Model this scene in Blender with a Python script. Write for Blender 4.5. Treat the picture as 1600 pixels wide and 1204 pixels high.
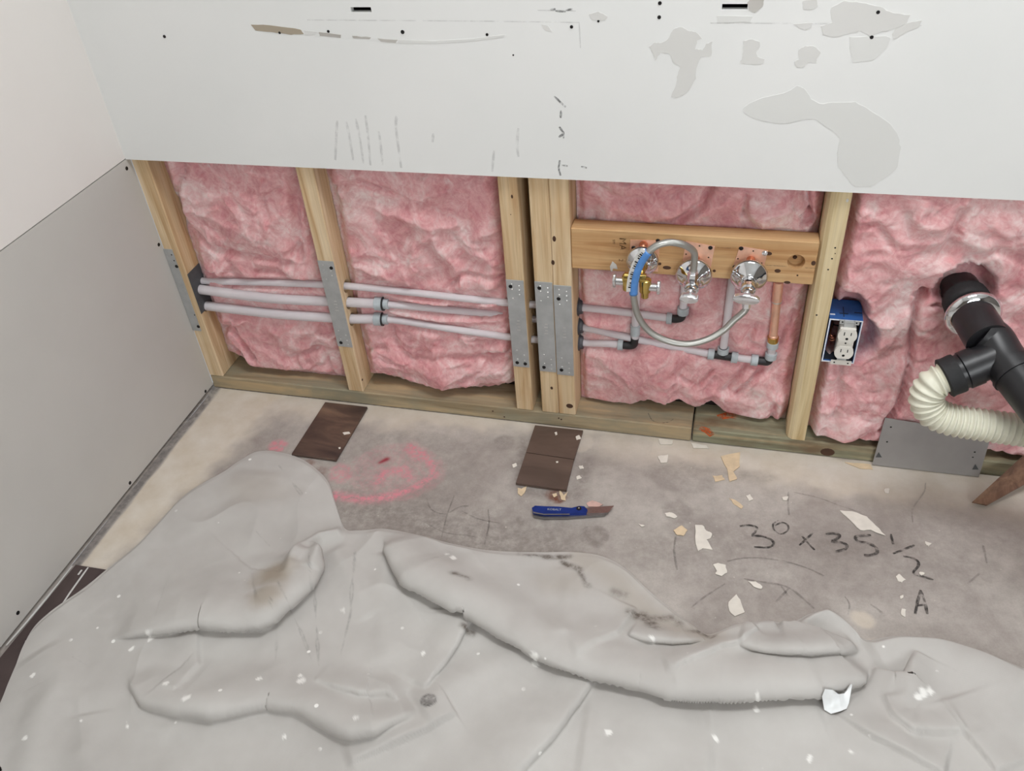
import bpy, bmesh, math, random
import numpy as np
from mathutils import Vector, Matrix

random.seed(7)
for o in list(bpy.data.objects): bpy.data.objects.remove(o)
scene = bpy.context.scene
COL = scene.collection

# ------------------------------------------------------------------ camera
CAM = np.array([1.22677539, -1.43184102, 1.30694924])
YAW, PIT, ROLL = [math.radians(a) for a in (-17.21058, 38.69366, -5.04502)]
FPX = 1344.686
_f = np.array([math.sin(YAW)*math.cos(PIT), math.cos(YAW)*math.cos(PIT), -math.sin(PIT)])
_r = np.cross(_f, [0, 0, 1]); _r /= np.linalg.norm(_r); _u = np.cross(_r, _f)
_c, _s = math.cos(ROLL), math.sin(ROLL)
_r, _u = _c*_r+_s*_u, -_s*_r+_c*_u
cd = bpy.data.cameras.new('camera'); cam = bpy.data.objects.new('camera', cd); COL.objects.link(cam)
cd.sensor_fit = 'HORIZONTAL'; cd.sensor_width = 36.0; cd.lens = FPX/1600*36.0
cd.clip_start = 0.02; cd.clip_end = 50
cam.matrix_world = Matrix(((_r[0], _u[0], -_f[0], CAM[0]), (_r[1], _u[1], -_f[1], CAM[1]), (_r[2], _u[2], -_f[2], CAM[2]), (0, 0, 0, 1)))
scene.camera = cam

# ------------------------------------------------------------------ world, lights, exposure
scene.view_settings.view_transform = 'Standard'
scene.view_settings.look = 'None'
scene.view_settings.gamma = 1.0
scene.view_settings.use_curve_mapping = False
scene.view_settings.exposure = -0.10
wd = bpy.data.worlds.new('world'); scene.world = wd; wd.use_nodes = True
wd.node_tree.nodes['Background'].inputs[0].default_value = (0.80, 0.86, 0.95, 1)
wd.node_tree.nodes['Background'].inputs[1].default_value = 0.6

def area(name, loc, target, sx, sy, power, color):
    l = bpy.data.lights.new(name, 'AREA'); l.shape = 'RECTANGLE'; l.size = sx; l.size_y = sy
    l.energy = power; l.color = color
    o = bpy.data.objects.new(name, l); COL.objects.link(o); o.location = loc
    o.rotation_euler = (Vector(target)-Vector(loc)).to_track_quat('-Z', 'Y').to_euler()
    return o
area('window_daylight', (2.55, -3.52, 1.55), (1.3, 0, 0.55), 1.7, 1.2, 58, (0.95, 0.985, 1.0))
area('ceiling_lamp_light', (1.45, -0.60, 2.40), (1.45, -0.60, 0), 1.0, 0.45, 26, (0.97, 0.985, 1.0))

# ------------------------------------------------------------------ helpers
def on_axis(px, py, ax, v):
    d = _f+_r*(px-800)/FPX-_u*(py-602)/FPX
    return CAM+d*((v-CAM[ax])/d[ax])
def W(px, py, y=0.0): return on_axis(px, py, 1, y)      # a point on an upright plane parallel to the stud wall
def G(px, py, z=0.0): return on_axis(px, py, 2, z)      # a point on a level plane
def L(px, py, x=0.0): return on_axis(px, py, 0, x)      # a point on a plane parallel to the left wall

_perm = np.random.RandomState(3).permutation(512).astype(np.int64)
_ang = np.random.RandomState(4).rand(512)*2*np.pi
def perlin(x, y, seed=0):
    x = np.asarray(x, float)+seed*17.31; y = np.asarray(y, float)+seed*9.17
    xi = np.floor(x).astype(np.int64); yi = np.floor(y).astype(np.int64); xf = x-xi; yf = y-yi
    def g(ix, iy, dx, dy):
        h = _perm[(_perm[ix % 512]+iy) % 512]; a = _ang[h]
        return np.cos(a)*dx+np.sin(a)*dy
    u = xf*xf*xf*(xf*(xf*6-15)+10); v = yf*yf*yf*(yf*(yf*6-15)+10)
    a = g(xi, yi, xf, yf)*(1-u)+g(xi+1, yi, xf-1, yf)*u
    b = g(xi, yi+1, xf, yf-1)*(1-u)+g(xi+1, yi+1, xf-1, yf-1)*u
    return (a*(1-v)+b*v)*1.5
def fbm(x, y, seed=0, o=4, gain=0.5):
    t = 0; a = 1
    for k in range(o): t = t+a*perlin(x*2**k, y*2**k, seed+k*3); a *= gain
    return t
def smooth(a, b, x):
    t = np.clip((x-a)/(b-a), 0, 1); return t*t*(3-2*t)

def seg_dist(X, Y, pts):
    """distance, signed side (+ = left of travel) and interpolated third column along a polyline"""
    best = np.full(X.shape, 1e9); side = np.zeros(X.shape); val = np.zeros(X.shape); nx = np.zeros(X.shape); ny = np.zeros(X.shape); along = np.zeros(X.shape)
    n = len(pts)-1
    for i in range(n):
        a = pts[i]; b = pts[i+1]; dx = b[0]-a[0]; dy = b[1]-a[1]; l2 = dx*dx+dy*dy+1e-12; l = math.sqrt(l2)
        t = np.clip(((X-a[0])*dx+(Y-a[1])*dy)/l2, 0, 1)
        qx = X-(a[0]+t*dx); qy = Y-(a[1]+t*dy); d = np.sqrt(qx*qx+qy*qy)
        m = d < best
        best = np.where(m, d, best)
        side = np.where(m, np.sign(dx*qy-dy*qx), side)
        if len(a) > 2: val = np.where(m, a[2]+t*(b[2]-a[2]), val)
        nx = np.where(m, -dy/l, nx); ny = np.where(m, dx/l, ny)
        along = np.where(m, (i+t)/n, along)
    return best, side, val, nx, ny, along

class MB:
    def __init__(s): s.v = []; s.f = []
    def add(s, vs, fs):
        o = len(s.v); s.v += [tuple(map(float, q)) for q in vs]; s.f += [tuple(i+o for i in f) for f in fs]; return s
    def box(s, x0, x1, y0, y1, z0, z1):
        return s.add([(x, y, z) for z in (z0, z1) for y in (y0, y1) for x in (x0, x1)],
                     [(0, 2, 3, 1), (4, 5, 7, 6), (0, 1, 5, 4), (2, 6, 7, 3), (0, 4, 6, 2), (1, 3, 7, 5)])
    def bbox(s, x0, x1, y0, y1, z0, z1, b=0.002, seg=1):
        bm = bmesh.new(); t = MB().box(x0, x1, y0, y1, z0, z1)
        vs = [bm.verts.new(q) for q in t.v]
        for f in t.f: bm.faces.new([vs[i] for i in f])
        bmesh.ops.bevel(bm, geom=list(bm.edges), offset=b, segments=seg, affect='EDGES', profile=0.5)
        bm.verts.index_update()
        s.add([v.co for v in bm.verts], [[v.index for v in f.verts] for f in bm.faces]); bm.free(); return s
    def prism(s, poly, vec):
        """closed outline (3d points) swept along vec"""
        n = len(poly); p = [Vector(q) for q in poly]; e = Vector(vec)
        nrm = sum((p[i].cross(p[(i+1) % n]) for i in range(n)), Vector())
        if nrm.dot(e) > 0: p = p[::-1]
        return s.add(p+[q+e for q in p], [tuple(range(n)), tuple(range(2*n-1, n-1, -1))]+[(i, n+i, n+(i+1) % n, (i+1) % n) for i in range(n)])
    def tube(s, path, r, n=16, cap=True, up=None):
        p = [Vector(q) for q in path]; m = len(p); rs = r if isinstance(r, (list, tuple)) else [r]*m
        t0 = (p[1]-p[0]).normalized(); a = Vector(up) if up else (Vector((0, 0, 1)) if abs(t0.z) < 0.9 else Vector((1, 0, 0)))
        nn = (a-t0*a.dot(t0)).normalized(); vs = []
        for i in range(m):
            t = ((p[min(i+1, m-1)]-p[max(i-1, 0)])).normalized()
            nn = (nn-t*nn.dot(t)).normalized(); b = t.cross(nn)
            for k in range(n):
                w = 2*math.pi*k/n; vs.append(p[i]+nn*(rs[i]*math.cos(w))+b*(rs[i]*math.sin(w)))
        fs = [(i*n+k, i*n+(k+1) % n, (i+1)*n+(k+1) % n, (i+1)*n+k) for i in range(m-1) for k in range(n)]
        if cap: fs += [tuple(range(n))[::-1], tuple(range((m-1)*n, m*n))]
        return s.add(vs, fs)
    def lathe(s, prof, org, axis, n=32, sx=1.0, sz=1.0):
        """prof: (distance along axis, radius); axis unit vector"""
        t = Vector(axis).normalized(); a = Vector((0, 0, 1)) if abs(t.z) < 0.9 else Vector((1, 0, 0))
        nn = (a-t*a.dot(t)).normalized(); b = t.cross(nn); o = Vector(org); vs = []
        for (d, r) in prof:
            for k in range(n):
                w = 2*math.pi*k/n; vs.append(o+t*d+nn*(r*sz*math.cos(w))+b*(r*sx*math.sin(w)))
        m = len(prof)
        fs = [(i*n+k, i*n+(k+1) % n, (i+1)*n+(k+1) % n, (i+1)*n+k) for i in range(m-1) for k in range(n)]
        fs += [tuple(range(n))[::-1], tuple(range((m-1)*n, m*n))]
        return s.add(vs, fs)
    def ribbon(s, pts, w, nrm, lift=0.0004):
        """flat stroke of width w lying on a surface with normal nrm"""
        p = [Vector(q) for q in pts]; nv = Vector(nrm); m = len(p); vs = []
        for i in range(m):
            t = (p[min(i+1, m-1)]-p[max(i-1, 0)]).normalized(); b = nv.cross(t)
            ww = w*(0.75 if i in (0, m-1) else 1.0)*random.uniform(0.8, 1.15)
            vs += [p[i]+b*ww/2+nv*lift, p[i]-b*ww/2+nv*lift]
        return s.add(vs, [(2*i, 2*i+1, 2*i+3, 2*i+2) for i in range(m-1)])

ORG = {}
def put(name, mb, mat, parent=None, origin=None, smooth=False, label=None, cat=None, group=None, kind=None, auto=None):
    vs = np.array(mb.v, float)
    if parent is not None: org = ORG[parent.name]
    elif origin is not None: org = np.array(origin, float)
    else: org = np.array([(vs[:, 0].min()+vs[:, 0].max())/2, (vs[:, 1].min()+vs[:, 1].max())/2, vs[:, 2].min()])
    me = bpy.data.meshes.new(name); me.from_pydata([tuple(q) for q in vs-org], [], mb.f); me.update()
    if mat is not None: me.materials.append(mat)
    o = bpy.data.objects.new(name, me); COL.objects.link(o)
    if parent is not None: o.parent = parent
    else: o.location = org
    ORG[o.name] = org
    if smooth or auto:
        me.polygons.foreach_set('use_smooth', [True]*len(me.polygons))
        if auto:
            me.set_sharp_from_angle(angle=math.radians(auto))
    tag(o, label, cat, group, kind)
    return o
def tag(o, label=None, cat=None, group=None, kind=None):
    if label: o['label'] = label
    if cat: o['category'] = cat
    if group: o['group'] = group
    if kind: o['kind'] = kind
def thing(name, loc, label, cat, group=None, kind=None):
    o = bpy.data.objects.new(name, None); COL.objects.link(o); o.location = loc; o.empty_display_size = 0.02
    ORG[o.name] = np.array(loc, float); tag(o, label, cat, group, kind); return o
def cut(o, cutters):
    """boolean difference with a list of MB solids in world space"""
    dg = None
    for mb in cutters:
        c = put('cutter', mb, None, origin=(0, 0, 0))
        m = o.modifiers.new('b', 'BOOLEAN'); m.operation = 'DIFFERENCE'; m.object = c; m.solver = 'EXACT'
        bpy.context.view_layer.update()
        dg = bpy.context.evaluated_depsgraph_get()
        me = bpy.data.meshes.new_from_object(o.evaluated_get(dg)); o.modifiers.remove(m)
        old = o.data; o.data = me; bpy.data.meshes.remove(old); bpy.data.objects.remove(c)
    o.data.name = o.name
def spline(pts, n=8):
    """Catmull-Rom through 3d points"""
    p = [Vector(q) for q in pts]; p = [p[0]*2-p[1]]+p+[p[-1]*2-p[-2]]; out = []
    for i in range(1, len(p)-2):
        for k in range(n):
            t = k/n
            out.append(0.5*((2*p[i])+(p[i+1]-p[i-1])*t+(2*p[i-1]-5*p[i]+4*p[i+1]-p[i+2])*t*t+(3*p[i]-p[i-1]-3*p[i+1]+p[i+2])*t**3))
    return out+[p[-2]]
def resample(path, step):
    out = [path[0]]; acc = 0
    for a, b in zip(path[:-1], path[1:]):
        d = (b-a).length; q = step-acc
        while q <= d:
            out.append(a+(b-a)*(q/d)); q += step
        acc = d-(q-step)
    return out

# ------------------------------------------------------------------ materials
def srgb(r, g, b):
    f = lambda c: (c/255/12.92) if c/255 <= 0.04045 else ((c/255+0.055)/1.055)**2.4
    return (f(r), f(g), f(b), 1)
class NT:
    def __init__(s, name):
        s.m = bpy.data.materials.new(name); s.m.use_nodes = True; s.t = s.m.node_tree; s.n = s.t.nodes; s.l = s.t.links
        s.b = s.n['Principled BSDF']; s.out = s.n['Material Output']
    def node(s, typ, **kw):
        n = s.n.new(typ)
        for k, v in kw.items(): setattr(n, k, v)
        return n
    def link(s, a, b): s.l.new(a, b)
    def coord(s, scale=(1, 1, 1), rnd=False, out='Object'):
        tc = s.node('ShaderNodeTexCoord'); mp = s.node('ShaderNodeMapping'); mp.inputs['Scale'].default_value = scale
        s.link(tc.outputs[out], mp.inputs['Vector'])
        if rnd:
            oi = s.node('ShaderNodeObjectInfo'); mu = s.node('ShaderNodeVectorMath', operation='SCALE')
            mu.inputs[0].default_value = (37, 23, 51); s.link(oi.outputs['Random'], mu.inputs['Scale']); s.link(mu.outputs[0], mp.inputs['Location'])
        return mp.outputs['Vector']
    def noise(s, vec, scale, detail=4, rough=0.55, dist=0.0):
        n = s.node('ShaderNodeTexNoise'); n.inputs['Scale'].default_value = scale; n.inputs['Detail'].default_value = detail
        n.inputs['Roughness'].default_value = rough; n.inputs['Distortion'].default_value = dist
        s.link(vec, n.inputs['Vector']); return n.outputs['Fac']
    def ramp(s, fac, stops):
        n = s.node('ShaderNodeValToRGB'); e = n.color_ramp.elements
        while len(e) < len(stops): e.new(0.5)
        for k, (p, c) in enumerate(stops): e[k].position = p; e[k].color = c if len(c) == 4 else (*c, 1)
        s.link(fac, n.inputs[0]); return n.outputs['Color']
    def mix(s, fac, a, b, mode='MIX'):
        n = s.node('ShaderNodeMix', data_type='RGBA', blend_type=mode)
        for sock, v in ((n.inputs['Factor'], fac), (n.inputs['A'], a), (n.inputs['B'], b)):
            if isinstance(v, (int, float)): sock.default_value = v
            elif isinstance(v, tuple): sock.default_value = v
            else: s.link(v, sock)
        return n.outputs['Result']
    def math(s, op, a, b=0.0):
        n = s.node('ShaderNodeMath', operation=op)
        for sock, v in zip(n.inputs, (a, b)):
            if isinstance(v, (int, float)): sock.default_value = v
            else: s.link(v, sock)
        return n.outputs[0]
    def attr(s, name):
        n = s.node('ShaderNodeAttribute'); n.attribute_name = name; sp = s.node('ShaderNodeSeparateColor'); s.link(n.outputs['Color'], sp.inputs[0]); return sp.outputs
    def bump(s, h, strength=0.3, dist=0.002):
        n = s.node('ShaderNodeBump'); n.inputs['Strength'].default_value = strength; n.inputs['Distance'].default_value = dist
        s.link(h, n.inputs['Height']); s.link(n.outputs[0], s.b.inputs['Normal'])
    def base(s, c, rough=0.5, metal=0.0, **kw):
        if isinstance(c, tuple): s.b.inputs['Base Color'].default_value = c
        else: s.link(c, s.b.inputs['Base Color'])
        s.b.inputs['Roughness'].default_value = rough; s.b.inputs['Metallic'].default_value = metal
        for k, v in kw.items(): s.b.inputs[k.replace('_', ' ')].default_value = v
        return s.m

def plain(name, c, rough=0.5, metal=0.0, var=0.06, scale=60, bump=0.0, **kw):
    t = NT(name); v = t.coord(rnd=True); f = t.noise(v, scale, 3)
    lo = tuple(max(0, x*(1-var*2)) for x in c[:3])+(1,); hi = tuple(min(1, x*(1+var*2)) for x in c[:3])+(1,)
    col = t.ramp(f, [(0.3, lo), (0.7, hi)])
    if bump: t.bump(f, bump, 0.001)
    return t.base(col, rough, metal, **kw)

def wood(name, light, mid, dark, axis='Z', rough=0.75):
    t = NT(name)
    sc = {'Z': (34, 34, 1.6), 'X': (1.6, 34, 34), 'Y': (34, 1.6, 34)}[axis]
    fn = {'Z': (260, 260, 7), 'X': (7, 260, 260), 'Y': (260, 7, 260)}[axis]
    v = t.coord(sc, rnd=True); a = t.noise(v, 1.0, 5, 0.6, 1.1)
    c = t.ramp(a, [(0.30, dark), (0.48, mid), (0.66, light)])
    b = t.noise(t.coord(fn, rnd=True), 1.0, 3)
    c2 = t.mix(0.35, c, t.ramp(b, [(0.3, (0.55, 0.5, 0.45, 1)), (0.7, (1, 1, 1, 1))]), 'MULTIPLY')
    d = t.noise(t.coord((7, 7, 5), rnd=True), 1.0, 4, 0.6)
    c3 = t.mix(t.ramp(d, [(0.55, (0, 0, 0)), (0.8, (0.5, 0.5, 0.5))]), c2, dark)
    t.bump(b, 0.25, 0.0008)
    return t.base(c3, rough)

M = {}
M['stud'] = wood('stud_pine', srgb(232, 210, 176), srgb(216, 189, 150), srgb(190, 150, 106))
M['stud_pale'] = wood('stud_pale_pine', srgb(232, 216, 180), srgb(220, 200, 158), srgb(188, 158, 110))
M['stud_x'] = wood('blocking_pine', srgb(216, 180, 134), srgb(200, 158, 110), srgb(170, 120, 72), 'X')
M['knot'] = plain('knot_wood', srgb(74, 48, 32), 0.8)
M['wane'] = wood('wane_wood', srgb(190, 164, 112), srgb(166, 136, 86), srgb(120, 92, 54))

def sill_mat():
    t = NT('treated_sill'); a = t.noise(t.coord((3, 40, 40), rnd=True), 1.0, 5, 0.6, 0.8)
    c = t.ramp(a, [(0.3, srgb(132, 114, 86)), (0.5, srgb(164, 148, 120)), (0.7, srgb(190, 164, 126))])
    b = t.noise(t.coord((9, 22, 22), rnd=True), 1.0, 4, 0.6)
    c = t.mix(t.ramp(b, [(0.46, (0, 0, 0)), (0.66, (0.75, 0.75, 0.75))]), c, srgb(140, 136, 116))
    t.bump(a, 0.3, 0.001); return t.base(c, 0.85)
M['sill'] = sill_mat()
def sill_green():
    t = NT('green_treated_sill'); a = t.noise(t.coord((3, 40, 40), rnd=True), 1.0, 5, 0.6, 0.8)
    c = t.ramp(a, [(0.3, srgb(108, 106, 86)), (0.5, srgb(142, 140, 116)), (0.7, srgb(172, 156, 124))])
    b = t.noise(t.coord((7, 16, 16), rnd=True), 1.0, 4, 0.6)
    c = t.mix(t.ramp(b, [(0.48, (0, 0, 0)), (0.7, (0.8, 0.8, 0.8))]), c, srgb(108, 82, 58))
    t.bump(a, 0.3, 0.001); return t.base(c, 0.85)
M['sill_green'] = sill_green()

def wall_paint(name, c1, c2, rough=0.7):
    t = NT(name); a = t.noise(t.coord((2.5, 2.5, 2.5)), 1.0, 4)
    col = t.ramp(a, [(0.3, c1), (0.7, c2)])
    b = t.noise(t.coord(), 260, 3); t.bump(b, 0.06, 0.0008)
    return t.base(col, rough)
M['wall'] = wall_paint('white_wall_paint', srgb(226, 227, 225), srgb(232, 232, 230))
M['wall_l'] = wall_paint('warm_white_wall_paint', srgb(222, 217, 213), srgb(227, 223, 219))
M['board'] = wall_paint('new_drywall_board', srgb(190, 187, 182), srgb(198, 195, 190), 0.85)
M['patch'] = wall_paint('bare_paper_patch', srgb(210, 209, 205), srgb(217, 216, 213), 0.9)
M['patch2'] = wall_paint('filler_patch', srgb(216, 216, 213), srgb(221, 221, 218), 0.9)
M['torn'] = wall_paint('torn_brown_paper', srgb(160, 148, 130), srgb(176, 165, 148), 0.95)
M['torn2'] = wall_paint('torn_grey_paper', srgb(168, 163, 156), srgb(198, 195, 190), 0.95)
M['greige'] = plain('darkened_wall_paint', srgb(118, 112, 106), 0.85, 0, 0.03, 4)  # unseen walls darkened to cut bounce light and deepen chrome reflections
M['gyp'] = plain('gypsum_edge', srgb(200, 196, 188), 0.9)
M['ceil'] = plain('ceiling_paint', srgb(236, 236, 234), 0.9)
M['black'] = plain('black_hole', srgb(18, 16, 16), 0.9)
M['screw'] = plain('dark_screw', srgb(38, 36, 36), 0.45, 0.6)
M['sheath'] = plain('dark_sheathing', srgb(52, 44, 42), 0.95)

def smudge(name, col, amount=0.5, scale=90):
    t = NT(name); f = t.noise(t.coord(), scale, 4, 0.65)
    a = t.ramp(f, [(0.34, (0, 0, 0)), (0.58, (amount, amount, amount))])
    t.base(col, 0.9); t.link(a, t.b.inputs['Alpha']); return t.m
M['pencil'] = smudge('pencil_mark', srgb(62, 58, 57), 0.78, 70)
M['pencil_faint'] = smudge('faint_pencil_mark', srgb(78, 74, 72), 0.28, 60)
M['scuff'] = smudge('grey_scuff', srgb(160, 160, 160), 0.20, 60)
M['scuff_d'] = smudge('dark_scuff', srgb(80, 80, 82), 0.6, 170)
M['ink'] = smudge('lumber_ink', srgb(74, 48, 30), 1.0, 90)

def concrete():
    t = NT('concrete'); v = t.coord()
    a = t.noise(v, 5, 6, 0.62, 0.4); b = t.noise(v, 38, 5, 0.65); c = t.noise(v, 320, 3, 0.7)
    col = t.ramp(a, [(0.30, srgb(158, 149, 143)), (0.5, srgb(178, 170, 164)), (0.70, srgb(198, 191, 184))])
    col = t.mix(0.30, col, t.ramp(b, [(0.35, (0.55, 0.53, 0.51, 1)), (0.6, (1, 1, 1, 1))]), 'MULTIPLY')
    col = t.mix(0.22, col, t.ramp(c, [(0.35, (0.6, 0.6, 0.6, 1)), (0.65, (1, 1, 1, 1))]), 'MULTIPLY')
    s1 = t.attr('stain'); s2 = t.attr('chalk')
    nz = t.ramp(t.noise(v, 55, 5, 0.7), [(0.32, (0.25, 0.25, 0.25)), (0.6, (1, 1, 1))])
    col = t.mix(t.math('MULTIPLY', s1[1], 0.92), col, t.ramp(t.noise(v, 14, 5, 0.6), [(0.3, srgb(212, 199, 180)), (0.7, srgb(228, 220, 208))]))
    col = t.mix(t.math('MULTIPLY', s1[0], nz), col, srgb(122, 114, 108))
    col = t.mix(t.math('MULTIPLY', s1[2], nz), col, srgb(112, 62, 40))
    pz = t.ramp(t.noise(v, 90, 4, 0.7), [(0.36, (0.1, 0.1, 0.1)), (0.58, (1, 1, 1))])
    col = t.mix(t.math('MULTIPLY', s2[0], pz), col, srgb(218, 136, 148))
    col = t.mix(s2[1], col, srgb(150, 48, 62))
    col = t.mix(t.math('MULTIPLY', s2[2], nz), col, srgb(120, 116, 114))
    vo = t.node('ShaderNodeTexVoronoi'); vo.inputs['Scale'].default_value = 46; t.link(v, vo.inputs['Vector'])
    spk = t.ramp(vo.outputs['Distance'], [(0.04, (0.8, 0.8, 0.8)), (0.075, (0, 0, 0))])
    msk = t.ramp(t.noise(v, 9, 2), [(0.5, (0, 0, 0)), (0.62, (1, 1, 1))])
    col = t.mix(t.mix(1.0, spk, msk, 'MULTIPLY'), col, srgb(214, 208, 198))
    t.bump(b, 0.18, 0.002); return t.base(col, 0.72)
M['concrete'] = concrete()

def vinyl():
    t = NT('dark_vinyl'); a = t.noise(t.coord((10, 10, 10)), 1, 4)
    return t.base(t.ramp(a, [(0.3, srgb(58, 46, 46)), (0.7, srgb(84, 70, 68))]), 0.55)
M['vinyl'] = vinyl()
def plank_mat(name, c1, c2, c3):
    t = NT(name); a = t.noise(t.coord((5, 18, 20), rnd=True), 1, 5, 0.6, 0.6)
    return t.base(t.ramp(a, [(0.3, c1), (0.52, c2), (0.72, c3)]), 0.5)
M['plank_a'] = plank_mat('plank_dark_walnut', srgb(64, 50, 46), srgb(92, 72, 62), srgb(128, 102, 84))
M['plank_b'] = plank_mat('plank_brown', srgb(84, 68, 60), srgb(98, 80, 71), srgb(108, 90, 80))

def insulation():
    t = NT('pink_fibreglass'); v = t.coord()
    a = t.noise(v, 9, 6, 0.68, 1.4); b = t.noise(v, 40, 7, 0.74, 2.6)
    col = t.ramp(a, [(0.30, srgb(214, 152, 156)), (0.48, srgb(234, 188, 189)), (0.64, srgb(245, 224, 222))])
    col = t.mix(0.5, col, t.ramp(b, [(0.33, srgb(218, 150, 158)), (0.60, srgb(255, 252, 251))]), 'MULTIPLY')
    f = t.noise(t.coord((1, 1, 1)), 150, 5, 0.78, 4.5)
    hb = t.mix(0.5, t.ramp(b, [(0.2, (0, 0, 0)), (0.8, (1, 1, 1))]), t.ramp(f, [(0.2, (0, 0, 0)), (0.8, (1, 1, 1))]))
    t.bump(hb, 0.38, 0.005)
    t.base(col, 0.95); t.b.inputs['Subsurface Weight'].default_value = 0.6
    t.b.inputs['Subsurface Radius'].default_value = (0.016, 0.007, 0.007); t.b.inputs['Subsurface Scale'].default_value = 1.0
    t.b.inputs['Specular IOR Level'].default_value = 0.1
    return t.m
M['insul'] = insulation()

def canvas():
    t = NT('canvas_dropcloth'); v = t.coord()
    a = t.noise(v, 4, 4, 0.6); b = t.noise(v, 30, 4, 0.6)
    col = t.ramp(a, [(0.3, srgb(184, 180, 176)), (0.7, srgb(199, 196, 192))])
    col = t.mix(0.25, col, t.ramp(b, [(0.3, (0.86, 0.85, 0.84, 1)), (0.7, (1, 1, 1, 1))]), 'MULTIPLY')
    s = t.attr('stain')
    nz = t.ramp(t.noise(v, 60, 5, 0.7), [(0.34, (0.1, 0.1, 0.1)), (0.62, (1, 1, 1))])
    col = t.mix(s[0], col, srgb(150, 132, 108))
    col = t.mix(t.math('MULTIPLY', s[1], nz), col, srgb(84, 72, 62))
    col = t.mix(t.math('MULTIPLY', s[2], nz), col, srgb(96, 92, 90))
    vo = t.node('ShaderNodeTexVoronoi'); vo.inputs['Scale'].default_value = 20; t.link(v, vo.inputs['Vector'])
    spk = t.ramp(vo.outputs['Distance'], [(0.06, (1, 1, 1)), (0.085, (0, 0, 0))])
    msk = t.ramp(t.noise(v, 11, 2), [(0.48, (0, 0, 0)), (0.56, (1, 1, 1))])
    col = t.mix(t.mix(1.0, spk, msk, 'MULTIPLY'), col, srgb(240, 238, 234))
    col = t.mix(t.attr('spatter')[0], col, srgb(238, 236, 232))
    wv = t.coord((1, 1, 0.2)); w1 = t.node('ShaderNodeTexWave', wave_type='BANDS', bands_direction='X'); w1.inputs['Scale'].default_value = 190
    w2 = t.node('ShaderNodeTexWave', wave_type='BANDS', bands_direction='Y'); w2.inputs['Scale'].default_value = 190
    t.link(wv, w1.inputs['Vector']); t.link(wv, w2.inputs['Vector'])
    t.bump(t.mix(0.5, w1.outputs['Color'], w2.outputs['Color']), 0.10, 0.0006)
    return t.base(col, 0.9)
M['canvas'] = canvas()

M['galv'] = plain('galvanised_steel', srgb(182, 184, 184), 0.42, 0.45, 0.05, 40)
M['galv_dim'] = plain('dimple_steel', srgb(214, 214, 212), 0.3, 0.8)
M['plate_big'] = plain('dull_grey_plate', srgb(158, 155, 153), 0.5, 0.35, 0.04, 14)
M['shield'] = plain('dark_grey_shield', srgb(86, 88, 90), 0.6, 0.3)
def pex():
    t = NT('milky_pex'); f = t.noise(t.coord(), 20, 2)
    t.base(t.ramp(f, [(0.3, srgb(232, 226, 230)), (0.7, srgb(242, 237, 240))]), 0.32)
    t.b.inputs['Transmission Weight'].default_value = 0.25; t.b.inputs['IOR'].default_value = 1.4
    t.b.inputs['Subsurface Weight'].default_value = 0.2; t.b.inputs['Subsurface Radius'].default_value = (0.004, 0.004, 0.004)
    return t.m
M['pex'] = pex()
M['ring'] = plain('grey_pex_ring', srgb(178, 186, 190), 0.45)
M['poly'] = plain('black_fitting', srgb(34, 34, 36), 0.45)
M['grommet'] = plain('dark_grommet', srgb(72, 72, 78), 0.5)
M['copper'] = plain('copper', srgb(240, 192, 166), 0.36, 0.6, 0.06, 50)
M['copper_dk'] = plain('tarnished_copper', srgb(196, 128, 100), 0.35, 0.9, 0.1, 60)
M['brass'] = plain('brass', srgb(206, 178, 104), 0.22, 1.0, 0.05)
M['chrome'] = plain('chrome', srgb(225, 227, 230), 0.05, 1.0, 0.01)
M['chrome_soft'] = plain('satin_chrome', srgb(232, 232, 234), 0.22, 0.9, 0.02)
def braid():
    t = NT('braided_steel'); v = t.coord((1, 1, 1), out='UV')
    w = t.node('ShaderNodeTexWave', wave_type='BANDS', bands_direction='DIAGONAL'); w.inputs['Scale'].default_value = 900; w.inputs['Distortion'].default_value = 2
    t.link(t.coord(), w.inputs['Vector'])
    t.bump(w.outputs['Color'], 0.25, 0.0005)
    return t.base(t.ramp(w.outputs['Fac'], [(0.2, srgb(150, 150, 146)), (0.8, srgb(206, 206, 200))]), 0.34, 0.85)
M['braid'] = braid()
M['tag_blue'] = plain('blue_label', srgb(84, 138, 204), 0.4)
M['tag_white'] = plain('label_white', srgb(206, 204, 200), 0.5)
M['box_blue'] = plain('blue_pvc_box', srgb(44, 92, 158), 0.45)
M['box_edge'] = plain('worn_box_edge', srgb(222, 226, 232), 0.5)
M['box_dark'] = plain('box_shade_and_knockout', srgb(34, 40, 52), 0.7)  # painted shade for the box interior, also the dark knockout marks
M['white_pl'] = plain('white_plastic', srgb(226, 222, 214), 0.35, 0, 0.01)
M['abs'] = plain('black_abs', srgb(30, 30, 33), 0.36, 0, 0.06)
M['abs_rough'] = plain('black_sealant', srgb(28, 28, 30), 0.7, 0, 0.1, 120, 0.6)
M['flex'] = plain('ivory_flex_hose', srgb(222, 220, 202), 0.45, 0, 0.02)
M['knife_blue'] = plain('blue_anodised', srgb(38, 62, 146), 0.3, 0.55)
M['knife_steel'] = plain('knife_steel', srgb(150, 148, 148), 0.35, 0.9)
M['blade'] = plain('knife_blade', srgb(150, 124, 118), 0.4, 0.8)
M['chip'] = plain('paint_chip_white', srgb(226, 220, 210), 0.8, 0, 0.03)
M['chip_c'] = plain('paint_chip_cream', srgb(218, 196, 164), 0.85, 0, 0.05)
M['chip_p'] = plain('paint_chip_pinkish', srgb(214, 178, 168), 0.85)
M['film'] = plain('white_film', srgb(236, 238, 238), 0.35, 0, 0.01)
M['shim'] = wood('brown_shim', srgb(140, 108, 86), srgb(116, 86, 68), srgb(84, 60, 48), 'Y')
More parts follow.
